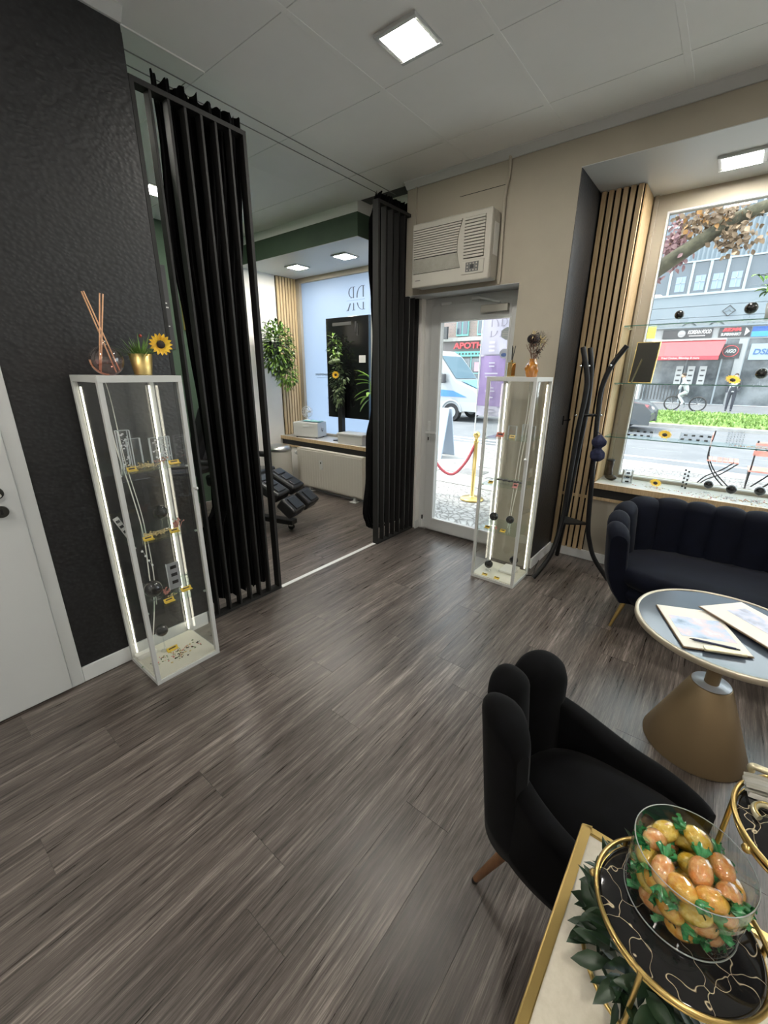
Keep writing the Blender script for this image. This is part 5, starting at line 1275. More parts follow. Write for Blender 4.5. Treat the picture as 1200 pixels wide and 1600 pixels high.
MB().box(-30, 14, 4.30, 9.2, GZ-.1, GZ).build('pavement', M_cobble, kind='structure')
MB().box(-30, 14, 9.2, 9.45, GZ-.1, GZ+.005).build('kerb_near', M_kerb, kind='structure')
MB().box(-30, 14, 9.45, 18.0, GZ-.2, GZ-.09).build('road', M_asph, kind='structure')
road = bpy.data.objects['road']
M_line = mat('road_line', (.46, .46, .47), .7)
for y in (10.0, 10.9): MB().box(-30, 14, y, y+.16, GZ-.09, GZ-.087).build('lane_line', M_line, road)
MB().bar((-6, 10.55, GZ-.088), (1, 10.20, GZ-.088), .10, .003).build('lane_line', M_line, road)
pv = bpy.data.objects['pavement']; rs = random.Random(14)
for i in range(-9, 6):
    for j in range(3):
        x0 = i*.95+(.45 if j % 2 else 0)-1; y0 = 5.75+j*.72
        MB().prism([(x0, y0), (x0+.94, y0+rs.uniform(-.06, .06)), (x0+.94, y0+.71), (x0+rs.uniform(.2, .3), y0+.71+rs.uniform(-.05, .05)), (x0+.0, y0+.6)], GZ-.02, GZ+.012, 'z').build('paving_slab', M_stone, pv)
MB().box(-30, 14, 18.0, 18.3, GZ-.1, GZ+.02).build('kerb_median', M_kerb, kind='structure')
MB().box(-30, 14, 18.3, 25.2, GZ-.1, GZ+.02).build('ground_median', noisy('soil', (.10, .14, .05), (.20, .28, .09), .9, nscale=3), kind='structure')
MB().box(-30, 14, 25.2, 33.0, GZ-.1, GZ).build('pavement_far', M_asph, kind='structure')
M_grass = noisy('grass_green', (.10, .19, .035), (.22, .34, .09), .7, nscale=1.2)
rg = random.Random(77); mb = MB()
for k in range(9000):
    x = rg.uniform(-9, 5) if k % 3 else rg.uniform(-20, 5); y = rg.uniform(18.4, 25.0); h_ = rg.uniform(.05, .16); a = rg.uniform(0, PI); w = .05
    mb.add([(x-w*math.cos(a), y-w*math.sin(a), GZ), (x+w*math.cos(a), y+w*math.sin(a), GZ), (x+rg.uniform(-.08, .08), y+rg.uniform(-.08, .08), GZ+h_)], [(0, 1, 2)])
tag(mb.build('grass', M_grass), 'tall green grass growing on the strip between the roads', 'grass', kind='stuff')

# ---- modern shop building opposite
BY_ = 33.0
M_panelb = noisy('facade_panel', (.17, .205, .24), (.19, .225, .26), .6, nscale=.6)
M_corr = noisy('corrugated', (.13, .165, .20), (.155, .19, .225), .5, nscale=.7)
M_winb = mat('far_window', (.08, .10, .125), .08, spec=.8)
M_winf = mat('far_frame', (.30, .34, .37), .5)
M_grey = mat('concrete_grey', (.30, .31, .32), .7)
M_shop = noisy('shop_glass', (.05, .06, .07), (.20, .22, .24), .15, nscale=.9, spec=.7)
t = thing('shop_building', 'pale blue panelled building with shops across the street', 'building', (-1, BY_, GZ))
def wb(x0, x1, z0, z1, y0, y1, name, m_, bevel=0, par=None): return MB().box(x0+1, x1+1, y0-BY_, y1-BY_, z0-GZ, z1-GZ).build(name, m_, par or t, bevel)
wb(-8.5, 8, GZ, 16, BY_+.3, BY_+3, 'wall', M_panelb)
wb(-8.5, 8, 5.44, 6.05, BY_, BY_+.3, 'facade_panel', M_panelb); wb(-8.5, 8, 4.82, 5.42, BY_, BY_+.3, 'facade_panel', M_panelb); wb(-8.5, 8, 4.25, 4.80, BY_, BY_+.3, 'facade_panel', M_panelb)
cr_ = MB(); n_ = 150
ptsz = []
for k in range(n_+1): ptsz.append((-8.5+16.5*k/n_+1, (.06 if k % 2 else 0)-.02))
cr_.add([(x, y, 7.86-GZ) for x, y in ptsz]+[(x, y, 9.72-GZ) for x, y in ptsz], [(k, k+1, n_+2+k, n_+1+k) for k in range(n_)]); cr_.build('corrugated_band', M_corr, t)
wb(-8.5, 8, 7.80, 7.88, BY_-.03, BY_+.3, 'band_sill', M_winf); wb(-8.5, 8, 6.03, 6.15, BY_-.04, BY_+.3, 'band_sill', M_winf)
edges = [-8.5, -7.4, -6.3, -5.3, -4.2, -3.15, -2.3, -1.5, -.6, .6, 1.7, 2.8, 3.9, 5, 6.1, 7.2]
for a, c in zip(edges, edges[1:]):
    wn = wb(a+.08, c-.08, 6.15, 7.80, BY_+.06, BY_+.12, 'window', M_winb)
    wb(a-.06, a+.08, 6.15, 7.80, BY_-.02, BY_+.2, 'mullion', M_winf)
for a, c in zip(edges[4:8], edges[5:9]):    # framed casements behind the glass band
    xm = (a+c)/2; wb(xm-.2, xm+.28, 6.3, 7.1, BY_+.04, BY_+.06, 'casement', mat('casement_blue', (.22, .28, .38), .3)); wb(xm+.02, xm+.06, 6.3, 7.1, BY_+.02, BY_+.04, 'casement_bar', M_winf); wb(xm-.2, xm+.28, 6.75, 6.79, BY_+.02, BY_+.04, 'casement_bar', M_winf)
for a, c in zip(edges, edges[1:]):
    wb(a+.05, c-.05, 10.0, 11.7, BY_+.2, BY_+.28, 'window', M_winb); wb(a-.05, a+.05, 9.9, 11.8, BY_+.1, BY_+.28, 'mullion', M_winf)
wb(-8.5, 8, 9.72, 9.9, BY_-.02, BY_+.3, 'band_sill', M_winf)
wb(-8.5, 8, 3.55, 4.25, BY_+.1, BY_+.3, 'fascia', M_grey)
wb(-8.5, 8, GZ, 3.55, BY_+.15, BY_+.3, 'shop_front', M_shop)
for x in (-4.5, -2.45, -.75, .25, 2.4, 4.2, 6): wb(x-.04, x+.04, GZ, 3.55, BY_+.05, BY_+.16, 'shop_mullion', M_winf)
wb(-.15, .25, GZ, 3.55, BY_-.02, BY_+.2, 'pier', M_grey)
M_signblk = mat('sign_black', (.05, .05, .055), .5); M_signwht = mat('sign_white', (.45, .45, .45), .5); M_signred = mat('sign_red', (.55, .06, .07), .5)
M_awn = mat('awning_red', (.50, .07, .08), .7); M_awn2 = mat('awning_red_deep', (.55, .06, .08), .7)
def sgn(name, x0, x1, z0, z1, y, m_): return wb(x0, x1, z0, z1, y-.06, y, name, m_)
def txt(s, x, z, y, size, m_, width=None, shear=0, bold=0, par=None):
    o = put('lettering', text_mesh(s, size, face_my(x+1, y-BY_, z-GZ), m_, .02, width=width, shear=shear, bold=bold), par or t); return o
s_ = sgn('shop_sign', -4.0, -1.5, 3.67, 4.19, BY_+.1, M_signblk); txt('KOREAN FOOD', -2.15, 4.0, BY_+.03, .30, M_signwht, 1.15, .25, .012); q = MB(); [q.box(-2.62+1+.062*k, -2.575+1+.062*k, .02, .04, 3.765-GZ, 3.825-GZ) for k in range(13)]; q.build('small_print', M_signwht, t)
MB().cyl((-3.02+1, .03, 3.93-GZ), (-3.02+1, .01, 3.93-GZ), .20, n=24).build('logo_disc', M_grey, t); txt('AIGO', -3.02, 3.95, BY_+.005, .16, M_signwht, .32, .2, .006)
sgn('shop_sign', -1.2, .25, 3.66, 4.19, BY_+.1, M_signblk); txt('EZ.MA', -.62, 4.05, BY_+.03, .22, M_signred, .85, .3, .02); txt('SUPERMARKT', -.62, 3.80, BY_+.03, .20, M_signwht, .92, 0, .008)
MB().prism([(.0+1, 3.70-GZ), (.20+1, 3.93-GZ), (.0+1, 4.16-GZ)], .0, .035, 'y').build('arrow', M_signwht, t)
sgn('shop_sign', .30, 2.2, 3.64, 3.92, BY_+.1, mat('sign_blue', (.05, .25, .70), .5)); sgn('shop_sign', .30, 2.2, 3.92, 4.18, BY_+.1, mat('sign_darkblue', (.03, .09, .30), .5))
aw = MB(); aw.add([(-4.45+1, .1, 3.55-GZ), (-.75+1, .1, 3.55-GZ), (-.9+1, -1.0, 2.62-GZ), (-4.6+1, -1.0, 2.62-GZ), (-4.45+1, .1, 3.52-GZ), (-.75+1, .1, 3.52-GZ), (-.9+1, -.98, 2.60-GZ), (-4.6+1, -.98, 2.60-GZ)], [(0, 1, 2, 3), (7, 6, 5, 4), (0, 4, 5, 1), (1, 5, 6, 2), (2, 6, 7, 3), (3, 7, 4, 0)])
aw.build('awning', M_awn, t); MB().box(-4.6+1, -.9+1, -1.02, -.98, 2.40-GZ, 2.62-GZ).build('awning_valance', M_awn2, t); txt('Fried Chicken, Bibimbap & more', -2.75, 2.50, BY_-1.03, .17, M_signwht, 1.9, 0, .004)
MB().box(-4.5+1, -.75+1, -.02, .12, 3.53-GZ, 3.62-GZ).build('awning_case', M_signwht, t)
sgn('shop_sign', -.92, .03, 2.48, 3.28, BY_+.02, M_signblk); txt('AIGO', -.44, 2.88, BY_-.05, .26, M_signwht, .5, .2, .01)
MB().tube([(-.44+1+.36*math.cos(2*PI*k/28), -.05, 2.88-GZ+.30*math.sin(2*PI*k/28)) for k in range(28)], .018, 5, closed=True).build('logo_ring', M_signred, t)
sgn('shop_sign', .44, 2.2, 2.40, 3.26, BY_+.02, mat('sign_pale', (.28, .36, .43), .5)); txt('DSL', .95, 2.82, BY_-.05, .42, mat('sign_text_blue', (.05, .12, .28), .5), .75, .15, .008)
for x in (-2.7, -2.1, -1.52):
    wb(x-.18, x+.18, 1.0, 2.06, BY_-.32, BY_-.28, 'menu_board', M_signwht)
    for k in range(3): wb(x-.10, x+.10, 1.18+.3*k, 1.26+.3*k, BY_-.34, BY_-.32, 'menu_line', M_signblk)
for x in [-4.3+.17*k for k in range(12)]: wb(x, x+.06, .1, .95, BY_-1.8, BY_-1.76, 'fence_picket', M_signblk)
wb(-4.4, -2.2, .95, 1.0, BY_-1.82, BY_-1.74, 'fence_rail', M_signblk)
# small diamond emblem on the panels
MB().tube([(-1.28+1, -.02, 5.08-GZ), (-.98+1, -.02, 4.80-GZ), (-.68+1, -.02, 5.08-GZ), (-.98+1, -.02, 5.36-GZ)], .022, 4, closed=True).tube([(-1.2+1, -.02, 5.0-GZ), (-1.05+1, -.02, 5.05-GZ), (-.95+1, -.02, 5.14-GZ), (-.88+1, -.02, 5.02-GZ), (-.75+1, -.02, 5.04-GZ)], .010, 4).build('diamond_emblem', M_signblk, t)
tag(MB().box(-4.93, -4.20, BY_-1.6, BY_-1.55, 3.62, 4.32).cyl((-4.86, BY_-1.58, GZ), (-4.86, BY_-1.58, 3.62), .05, n=8).build('yellow_sign', mat('sign_yellow', (.85, .75, .05), .5)), 'square yellow sign on a post across the street', 'sign')
tag(MB().box(-5.1, -3.9, 27.2, 27.9, .25, 1.25).box(-5.0, -4.9, 27.3, 27.8, GZ, .25).box(-4.1, -4.0, 27.3, 27.8, GZ, .25).build('cargo_box', M_signwht), 'white box cart parked before the red awning', 'cart')

# ---- brick building with the pharmacy, seen through the door
M_brick = mat('brick_far', (.34, .24, .21), .8)
N, L, b = nodes(M_brick); tcb = N.new('ShaderNodeTexCoord'); bt = N.new('ShaderNodeTexBrick'); bt.inputs['Scale'].default_value = 2.2; mpb = N.new('ShaderNodeMapping'); mpb.inputs['Rotation'].default_value = (PI/2, 0, 0)
bt.inputs[1].default_value = (.26, .19, .17, 1); bt.inputs[2].default_value = (.21, .16, .15, 1); bt.inputs[3].default_value = (.28, .26, .25, 1)
L.new(tcb.outputs['Object'], mpb.inputs[0]); L.new(mpb.outputs[0], bt.inputs[0]); L.new(bt.outputs[0], b.inputs['Base Color'])
M_tealf = mat('teal_frame', (.18, .40, .39), .5)
t = thing('pharmacy_building', 'brick building with a pharmacy shop across the street', 'building', (-18, BY_, GZ))
def pb(x0, x1, z0, z1, y0, y1, name, m_): return MB().box(x0+18, x1+18, y0-BY_, y1-BY_, z0-GZ, z1-GZ).build(name, m_, t)
pb(-32, -8.6, GZ, 15, BY_+.2, BY_+3, 'wall', M_brick)
pb(-32, -8.6, 4.05, 4.35, BY_-.15, BY_+.2, 'cornice', M_kerb)
pb(-32, -8.6, GZ, 4.05, BY_+.1, BY_+.2, 'shop_front', mat('shop_brown', (.16, .14, .14), .6))
for x in (-24, -21.3, -18.2, -16.3, -13.8, -11.2):
    pb(x-.55, x+.55, 4.45, 6.2, BY_+.05, BY_+.2, 'window_frame', M_tealf)
    for dx_ in (-.27, .27): pb(x+dx_-.2, x+dx_+.2, 4.6, 6.05, BY_+.0, BY_+.06, 'window_pane', M_winb)
for x0, x1 in ((-20.3, -18.9), (-18.75, -17.3), (-17.15, -15.5), (-15.3, -13.6)):
    pb(x0, x1, .3, 2.7, BY_+.02, BY_+.1, 'shop_pane', M_shop); pb(x0-.07, x0, GZ, 2.85, BY_-.03, BY_+.1, 'shop_mullion', M_tealf); pb(x0, x1, 1.5, 1.57, BY_-.02, BY_+.1, 'shop_mullion', M_tealf)
pb(-18.75, -13.5, 2.85, 3.25, BY_-.1, BY_+.1, 'green_fascia', mat('teal_fascia', (.16, .42, .39), .5))
q = MB(); [q.box(-18.6+18+.3*k, -18.45+18+.3*k, -.13, -.1, 3.0-GZ, 3.12-GZ) for k in range(16)]; q.build('fascia_print', M_signblk, t)
put('lettering', text_mesh('APOTHEKE', .62, face_my(-16.75+18, -.22, 3.66-GZ), M_signred, .12, width=4.0, bold=.02), t)
o_ = MB().tube([(-17.9+18+.18*math.cos(k*PI/8), .0, 2.1-GZ+.22*math.sin(k*PI/8)) for k in range(14)], .035, 6).tube([(-17.55+18, .0, 2.35-GZ), (-17.6+18, .0, 1.9-GZ), (-17.4+18, 0, 2.1-GZ)], .03, 6).build('neon_sign', M_signwht, t)
MB().box(-16.85+18, -16.35+18, 0, .03, 1.7-GZ, 2.4-GZ).build('pink_poster', mat('poster_pink', (.70, .30, .36), .6), t)
pb(-19.9, -19.0, 4.2, 5.12, BY_-1.0, BY_-.8, 'projecting_sign', M_signblk)

# ---- police van
M_vanw = mat('van_white', (.30, .32, .34), .3, coat=.6); M_vanb = mat('van_blue', (.02, .16, .60), .3, coat=.6); M_vang = mat('van_silver', (.36, .38, .40), .35); M_vanglass = mat('van_glass', (.10, .16, .20), .05, spec=.9); M_tyre = mat('tyre', (.025, .025, .028), .8)
VX, VY = -7.10, 14.55; VZ = GZ-.09
t = thing('police_van', 'white and blue police van driving past the entrance', 'van', (VX-2.6, VY+.95, VZ))
ox, oy = 2.6, -.95
prof = [(-5.2, .40), (-5.2, 2.45), (-5.0, 2.62), (-2.25, 2.62), (-1.85, 2.40), (-1.05, 1.50), (-.30, 1.22), (-.05, 1.0), (0, .70), (0, .40)]
MB().prism([(x+ox, z) for x, z in prof], oy, oy+1.9, 'y').build('body', M_vanw, t, bevel=.05, seg=2)
MB().prism([(x+ox, z) for x, z in ((-5.2, .92), (-.55, .92), (-1.15, 1.14), (-5.2, 1.36))], oy-.012, oy+.01, 'y').build('blue_stripe', M_vanb, t)
MB().prism([(x+ox, z) for x, z in ((-5.2, .40), (-.02, .40), (-.02, .74), (-5.2, .74))], oy-.014, oy+.01, 'y').build('lower_trim', M_vang, t)
MB().prism([(x+ox, z) for x, z in ((-2.55, 1.45), (-1.45, 1.45), (-1.95, 2.20), (-2.55, 2.25))], oy-.014, oy+.01, 'y').build('side_window', M_vanglass, t)
MB().prism([(x+ox, z) for x, z in ((-4.9, 1.5), (-2.75, 1.5), (-2.75, 2.25), (-4.9, 2.25))], oy-.014, oy+.01, 'y').build('side_window', M_vanglass, t)
MB().add([(-1.10+ox, oy+.10, 1.585), (-1.10+ox, oy+1.8, 1.585), (-1.83+ox, oy+1.72, 2.41), (-1.83+ox, oy+.18, 2.41)], [(0, 1, 2, 3)]).build('windscreen', M_vanglass, t);
MB().prism([(oy+.10, 1.0), (oy+1.8, 1.0), (oy+1.75, .78), (oy+.15, .78)], ox-.01, ox+.02, 'x').build('radiator_grille', M_vang, t)
MB().add([(-.98+ox, oy+.25, 1.52), (-.98+ox, oy+1.65, 1.52), (-.32+ox, oy+1.6, 1.255), (-.32+ox, oy+.3, 1.255)], [(0, 1, 2, 3)]).build('blue_bonnet', mat('bonnet_blue', (.10, .36, .62), .3), t)
for y in (oy+.16, oy+1.74): MB().ball((-.16+ox, y, 1.02), .16, 14, 10, sq=(1.3, .7, .8)).build('headlight', M_vang, t)
MB().box(ox-.10, ox+.06, oy+.02, oy+1.88, .38, .66).build('bumper', M_vang, t, bevel=.04)
for x in (-1.18, -4.2):
    for y0, y1 in ((oy-.02, oy+.22), (oy+1.68, oy+1.92)):
        w_ = MB().cyl((x+ox, y0, .34), (x+ox, y1, .34), .34, n=32).build('wheel', M_tyre, t)
        MB().cyl((x+ox, y0-.012, .34), (x+ox, y0+.02, .34), .20, n=24).build('hub', M_vang, w_); MB().cyl((x+ox, y0-.02, .34), (x+ox, y0, .34), .07, n=16).build('hub_cap', M_vanw, w_)
MB().tube([(-1.18+ox+.42*math.cos(k*PI/12), oy-.012, .36+.42*math.sin(k*PI/12)) for k in range(13)], .05, 6).build('wheel_arch', M_vanw, t)
MB().box(-1.62+ox, -1.45+ox, oy-.22, oy-.04, 1.42, 1.75).build('wing_mirror', M_signblk, t, bevel=.03)
# ---- dark car
t = thing('dark_car', 'dark metallic car passing behind the shop window shelves', 'car', (-4.0, 16.6, VZ))
M_car = mat('car_dark', (.06, .07, .08), .2, coat=.8)
MB().prism([(-2.2, .30), (-2.2, .85), (-1.5, 1.35), (.3, 1.38), (1.05, .95), (1.95, .82), (2.15, .62), (2.15, .30)], -.85, .85, 'y').build('body', M_car, t, bevel=.06, seg=2)
MB().prism([(-1.3, .95), (.85, .95), (.22, 1.30), (-1.35, 1.28)], -.865, -.84, 'y').build('side_window', M_vanglass, t)
MB().add([(.36, -.72, 1.385), (1.08, -.76, .965), (1.08, .76, .965), (.36, .72, 1.385)], [(0, 1, 2, 3)]).build('windscreen', M_vanglass, t)
for y in (-.62, .62): MB().ball((2.02, y, .66), .14, 12, 8, sq=(.8, 1.2, .7)).build('headlight', M_chrome, t)
MB().box(2.10, 2.18, -.5, .5, .34, .52).build('grille', M_signblk, t, bevel=.01)
for x in (-1.4, 1.35):
    for y0, y1 in ((-.87, -.66), (.66, .87)): 
        w_ = MB().cyl((x, y0, .31), (x, y1, .31), .31, n=28).build('wheel', M_tyre, t); MB().cyl((x, y0-.01, .31), (x, y0+.02, .31), .19, n=20).build('hub', M_chrome, w_)

# ---- people: one continuous skinned body each
def skin_body(name, verts, edges, rad, m_, parent, root=0):
    me = bpy.data.meshes.new(name); me.from_pydata(verts, edges, []); o = bpy.data.objects.new(name, me); COL.objects.link(o); o.parent = parent
    md = o.modifiers.new('skin', 'SKIN'); 
    sv = me.skin_vertices[0] if me.skin_vertices else None
    if sv is None: 
        bm = bmesh.new(); bm.from_mesh(me); bm.verts.layers.skin.verify(); bm.to_mesh(me); bm.free()
    for i, q in enumerate(rad): me.skin_vertices[0].data[i].radius = (q, q); me.skin_vertices[0].data[i].use_root = (i == root)
    sb = o.modifiers.new('sub', 'SUBSURF'); sb.levels = 1; sb.render_levels = 2
    me.materials.append(m_); return o
M_skin = mat('skin', (.48, .30, .22), .6); M_shirt = mat('grey_shirt', (.46, .48, .50), .8); M_trous = mat('dark_trousers', (.03, .035, .05), .8); M_hair = mat('dark_hair', (.03, .02, .015), .7)
t = thing('bicycle', 'dark bicycle ridden past the grass strip', 'bicycle', (-1.6, 26, GZ))
def wheel(x): 
    w_ = MB().tube([(x+.33*math.cos(2*PI*k/32), 0, .34+.33*math.sin(2*PI*k/32)) for k in range(32)], .034, 6, closed=True).build('wheel', M_tyre, t)
    q = MB(); [q.tube([(x, 0, .34), (x+.32*math.cos(k*PI/5), 0, .34+.32*math.sin(k*PI/5))], .004, 4) for k in range(10)]; q.build('spokes', M_steel, w_)
wheel(-.55); wheel(.50)
MB().tube([(.50, 0, .34), (-.02, 0, .30), (-.10, 0, .78), (.50, 0, .34)], .016, 6).tube([(-.02, 0, .30), (-.40, 0, .72), (-.10, 0, .74)], .018, 6).tube([(-.55, 0, .34), (-.38, 0, .90)], .018, 6).build('frame', M_signblk, t)
MB().tube([(-.36, -.26, .98), (-.40, 0, .94), (-.36, .26, .98)], .014, 6).build('handlebar', M_signblk, t)
MB().ball((-.08, 0, .84), .11, 12, 8, sq=(1.2, .7, .35)).build('saddle', M_signblk, t)
t = thing('person', 'cyclist in a grey shirt leaning over the handlebar', 'person', (-1.6, 26, GZ))
vb = [(-.02, 0, .93), (-.12, 0, 1.15), (-.22, 0, 1.36), (-.27, 0, 1.47), (-.30, 0, 1.60), (-.22, -.18, 1.36), (-.34, -.24, 1.15), (-.38, -.24, 1.0), (-.22, .18, 1.36), (-.34, .24, 1.15), (-.38, .24, 1.0), (-.04, -.09, .90), (-.34, -.10, .72), (-.10, -.10, .34), (-.20, -.10, .28), (-.04, .09, .90), (-.28, .10, .62), (.02, .10, .22), (-.08, .10, .16)]
eb = [(0, 1), (1, 2), (2, 3), (3, 4), (2, 5), (5, 6), (6, 7), (2, 8), (8, 9), (9, 10), (0, 11), (11, 12), (12, 13), (13, 14), (0, 15), (15, 16), (16, 17), (17, 18)]
rb_ = [.13, .14, .14, .06, .09, .07, .05, .035, .07, .05, .035, .10, .07, .05, .04, .10, .07, .05, .04]
bd = skin_body('body', vb, eb, rb_, M_shirt, t)
MB().ball((-.31, 0, 1.66), .10, 14, 10, sq=(.95, .8, 1.15)).build('head', M_skin, t); MB().ball((-.295, 0, 1.70), .103, 14, 10, sq=(.95, .82, .95)).build('hair', M_hair, t)
t = thing('person', 'pedestrian in pale top and dark trousers before the shop', 'person', (.12, 27.2, GZ))
vb = [(0, 0, .92), (0, 0, 1.15), (0, 0, 1.38), (0, 0, 1.48), (0, 0, 1.60), (-.19, 0, 1.38), (-.23, .02, 1.12), (-.22, -.06, .88), (.19, 0, 1.38), (.24, .0, 1.12), (.20, -.12, .95), (-.09, 0, .88), (-.10, .02, .48), (-.10, .04, .07), (-.10, -.08, .04), (.09, 0, .88), (.10, -.05, .48), (.10, -.02, .07), (.10, -.14, .04)]
eb = [(0, 1), (1, 2), (2, 3), (3, 4), (2, 5), (5, 6), (6, 7), (2, 8), (8, 9), (9, 10), (0, 11), (11, 12), (12, 13), (13, 14), (0, 15), (15, 16), (16, 17), (17, 18)]
rb_ = [.13, .13, .15, .055, .09, .07, .05, .038, .07, .05, .038, .10, .07, .05, .04, .10, .07, .05, .04]
skin_body('body', vb, eb, rb_, M_trous, t)
MB().lathe([(.155, .92), (.15, 1.1), (.19, 1.36), (.15, 1.45), (.06, 1.48)], 20, sy=.72).build('top', M_shirt, t)
MB().ball((0, 0, 1.66), .10, 14, 10, sq=(.8, .95, 1.15)).build('head', M_skin, t); MB().ball((0, .015, 1.70), .105, 14, 10, sq=(.82, .95, .95)).build('hair', M_hair, t)

# ---- bistro furniture on the pavement
M_slatred = noisy('red_slat', (.42, .17, .14), (.52, .24, .20), .6, nscale=10)
def bistro_chair(x, y, rz, label):
    t = thing('bistro_chair', label, 'chair', (x, y, GZ), rz, 'red slatted bistro chairs')
    for y_ in (-.18, .18):
        MB().tube(spline([(-.14, y_, .86), (-.16, y_, .60), (-.14, y_, .44), (-.02, y_, .22), (.20, y_, .0)], 5), .010, 6).build('leg', M_blackmetal, t)
        MB().tube(spline([(.22, y_, .44), (.05, y_, .26), (-.12, y_, .14), (-.22, y_, .0)], 5), .010, 6).build('leg', M_blackmetal, t)
    for k in range(6): MB().box(-.16+.066*k, -.105+.066*k, -.20, .20, .44, .458).build('seat_slat', M_slatred, t)
    for k in range(2): MB().box(-.165, -.150, -.20, .20, .66+.10*k, .73+.10*k).build('back_slat', M_slatred, t)
    return t
bistro_chair(.10, 8.2, 0, 'red slatted folding chair on the pavement behind the sill balls')
bistro_chair(.62, 7.6, PI/2, 'red slatted folding chair beside the bistro table')
t = thing('bistro_table', 'red slatted bistro table on the pavement', 'table', (.85, 8.4, GZ))
for k in range(7): MB().box(-.32, .32, -.32+.092*k, -.245+.092*k, .69, .71).build('table_slat', M_slatred, t)
for y_ in (-.28, .28): MB().tube([(-.28, y_, 0), (.28, y_, .69)], .012, 6).tube([(.28, y_, 0), (-.28, y_, .69)], .012, 6).build('leg', M_blackmetal, t)
# ---- stanchion with rope, sign board, beach flag
t = thing('rope_stanchion', 'gold stanchion post with crown top outside the entrance', 'stanchion', (-2.52, 5.15, GZ))
MB().lathe([(0, 0), (.16, 0), (.165, .012), (.15, .03), (.05, .045), (.026, .06), (.026, .80), (.040, .81), (.024, .825), (.022, .86), (.042, .885), (.046, .91), (.03, .94), (0, .95)], 32).build('post', M_gold, t)
t = thing('barrier_rope', 'red velvet barrier rope hanging from the gold post', 'rope', (-2.52, 5.15, GZ))
MB().tube(spline([(-.01, -.0, .78), (-.12, -.03, .52), (-.30, -.06, .33), (-.50, -.10, .42), (-.72, -.14, .78)], 8), .020, 10).build('rope', mat('rope_red', (.45, .08, .10), .7), t)
for p in ((-.01, 0, .78), (-.72, -.14, .78)): MB().ball(p, .024, 10, 8).build('hook', M_gold, t)
t = thing('rope_stanchion', 'gold stanchion post hidden behind the door frame', 'stanchion', (-3.26, 5.0, GZ))
MB().lathe([(0, 0), (.16, 0), (.165, .012), (.15, .03), (.05, .045), (.026, .06), (.026, .80), (.040, .81), (.024, .825), (.022, .86), (.042, .885), (.046, .91), (.03, .94), (0, .95)], 32).build('post', M_gold, t)
t = thing('pavement_sign', 'grey folding pavement sign behind the barrier rope', 'sign board', (-4.65, 7.6, GZ))
MB().bar((-.0, -.28, .0), (0, -.05, 1.0), .62, .03, up=(0, 1, 0)).build('front_board', mat('board_grey', (.34, .40, .48), .6), t)
MB().bar((-.0, .28, .0), (0, .05, 1.0), .62, .03, up=(0, 1, 0)).build('rear_board', MATS['board_grey'], t)
FX, FY = -3.05, 6.6
t = thing('beach_flag', 'white and lilac advertising flag with monogram outside the door', 'flag', (FX, FY, GZ))
M_lilac = noisy('lilac_cloth', (.20, .14, .28), (.25, .18, .33), .8, nscale=3); M_flagw = mat('flag_white', (.36, .34, .41), .8)
def flagf(z0, z1): return lambda u, v: (-.22+.46*u, .02*math.sin(5*u+2*v), z0+(z1-z0)*v)
MB().grid(flagf(1.80-GZ, 2.75-GZ), 14, 14).build('white_cloth', M_flagw, t); MB().grid(flagf(1.02-GZ, 1.80-GZ), 14, 10).build('lilac_cloth', M_lilac, t); MB().grid(flagf(.86-GZ, 1.02-GZ), 14, 4).build('white_hem', M_flagw, t)
MB().grid(lambda u, v: (-.22+.46*u, -.004+.02*math.sin(5*u+2*v), 1.79-GZ+.03*v), 14, 2).build('band', mat('band_grey', (.30, .28, .34), .8), t)
MB().cyl((-.235, .02, 0), (-.235, .02, 2.85-GZ), .012, n=8).build('pole', M_steel, t); MB().box(-.45, .0, -.2, .22, 0, .03).build('foot_plate', M_steel, t)
mg = MB(); monogram(mg, -.08, -.03, 2.08-GZ, .24); mg.build('monogram', mat('flag_print', (.20, .18, .22), .7), t)
q = MB(); rq = random.Random(3)
for z in (1.98, 1.92, 1.86): q.box(-.07, .02, -.034, -.03, z-GZ, z-GZ+.03)
q.build('flag_text', mat('flag_print_pale', (.45, .42, .52), .7), t)
q = MB()
for z, w in ((1.68, .10), (1.63, .09), (1.52, .22), (1.47, .20), (1.30, .12), (1.25, .16), (1.15, .12), (.98, .2), (.93, .2)): q.box(-w/2, w/2, -.034, -.03, z-GZ, z-GZ+.022)
q.build('flag_text', M_flagw, t)
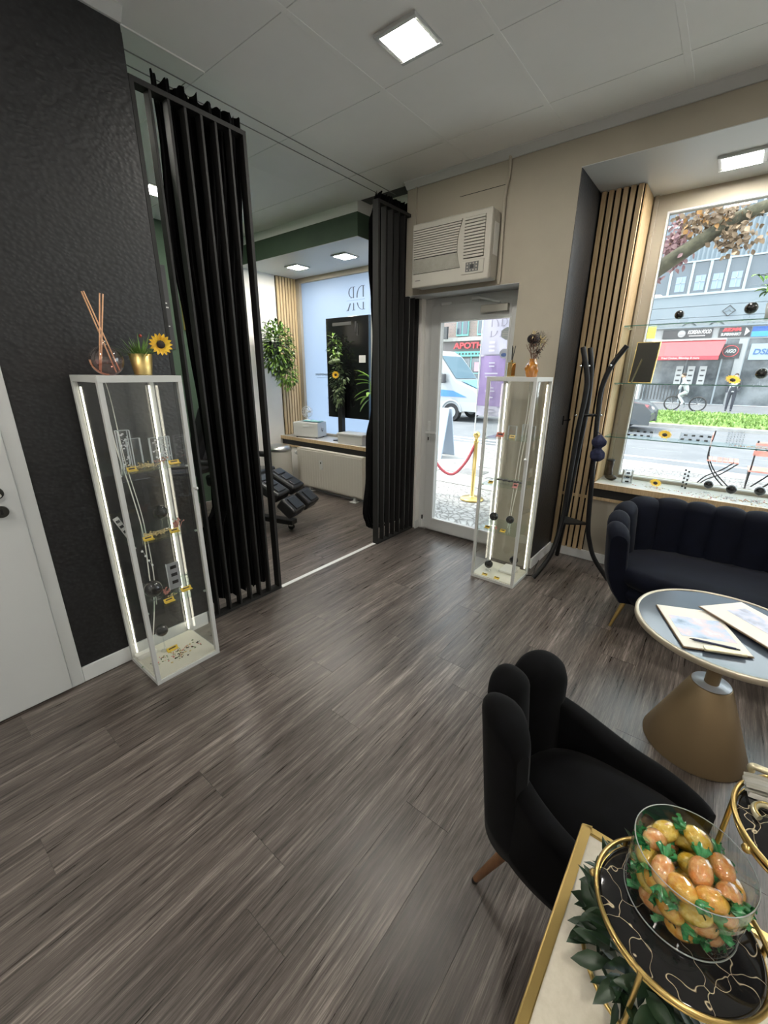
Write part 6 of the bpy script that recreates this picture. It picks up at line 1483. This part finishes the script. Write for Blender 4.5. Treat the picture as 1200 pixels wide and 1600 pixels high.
# ---- street tree with branch reaching past the window
t = thing('street_tree', 'street tree with a mossy branch and copper leaves by the window', 'tree', (-2.45, 8.3, GZ))
M_bark = noisy('mossy_bark', (.035, .032, .02), (.095, .088, .055), .9, (1, 1, 1), 9, 6, bmp=.8, bdist=.02)
MB().tube(spline([(0, 0, 0), (.02, 0, 1.2), (.0, .0, 2.2), (-.05, .05, 3.6), (-.1, .1, 5.5)], 6), [.17]*7+[.15]*6+[.13]*6+[.11]*6, 14).build('trunk', M_bark, t)
br = spline([(0, 0, 2.25), (.6, -.1, 2.75), (1.25, -.25, 3.18), (1.70, -.3, 3.46), (2.10, -.3, 3.68), (2.6, -.3, 3.80), (3.2, -.3, 3.84)], 6)
MB().tube(br, [.125-.0018*k for k in range(len(br))], 12).build('branch', M_bark, t)
M_lfc = noisy('copper_leaf', (.13, .085, .05), (.26, .18, .11), .6, nscale=5); M_lfp = noisy('plum_leaf', (.16, .07, .08), (.30, .18, .18), .6, nscale=5); M_lfo = mat('orange_leaf', (.34, .17, .05), .6)
rr_ = random.Random(40); mb = MB()
for k in range(820):
    g = rr_.random()
    if g < .42: c = (rr_.gauss(1.85, .22), rr_.gauss(-.2, .15), rr_.gauss(3.72, .10)); mi = 0 if rr_.random() < .85 else 2
    elif g < .80: c = (rr_.gauss(1.35, .10), rr_.gauss(.1, .2), rr_.gauss(3.55, .16)); mi = 1
    else: c = (rr_.gauss(2.08, .10), rr_.gauss(-.35, .08), rr_.gauss(3.44, .10)); mi = 0
    leaf(mb, c, (rr_.uniform(-1, 1), rr_.uniform(-1, 1), rr_.uniform(-1.2, .4)), (rr_.uniform(-1, 1), -1, rr_.uniform(-.5, 1)), rr_.uniform(.06, .11), rr_.uniform(.04, .07), mi=mi)
o = mb.build('foliage', [M_lfc, M_lfp, M_lfo], t); o['kind'] = 'stuff'
o = foliage((-.2, .3, 5.6), (1.6, 1.4, 1.2), 700, [M_lfc, M_lfp], 44, .13, .09).build('foliage', [M_lfc, M_lfp], t); o['kind'] = 'stuff'
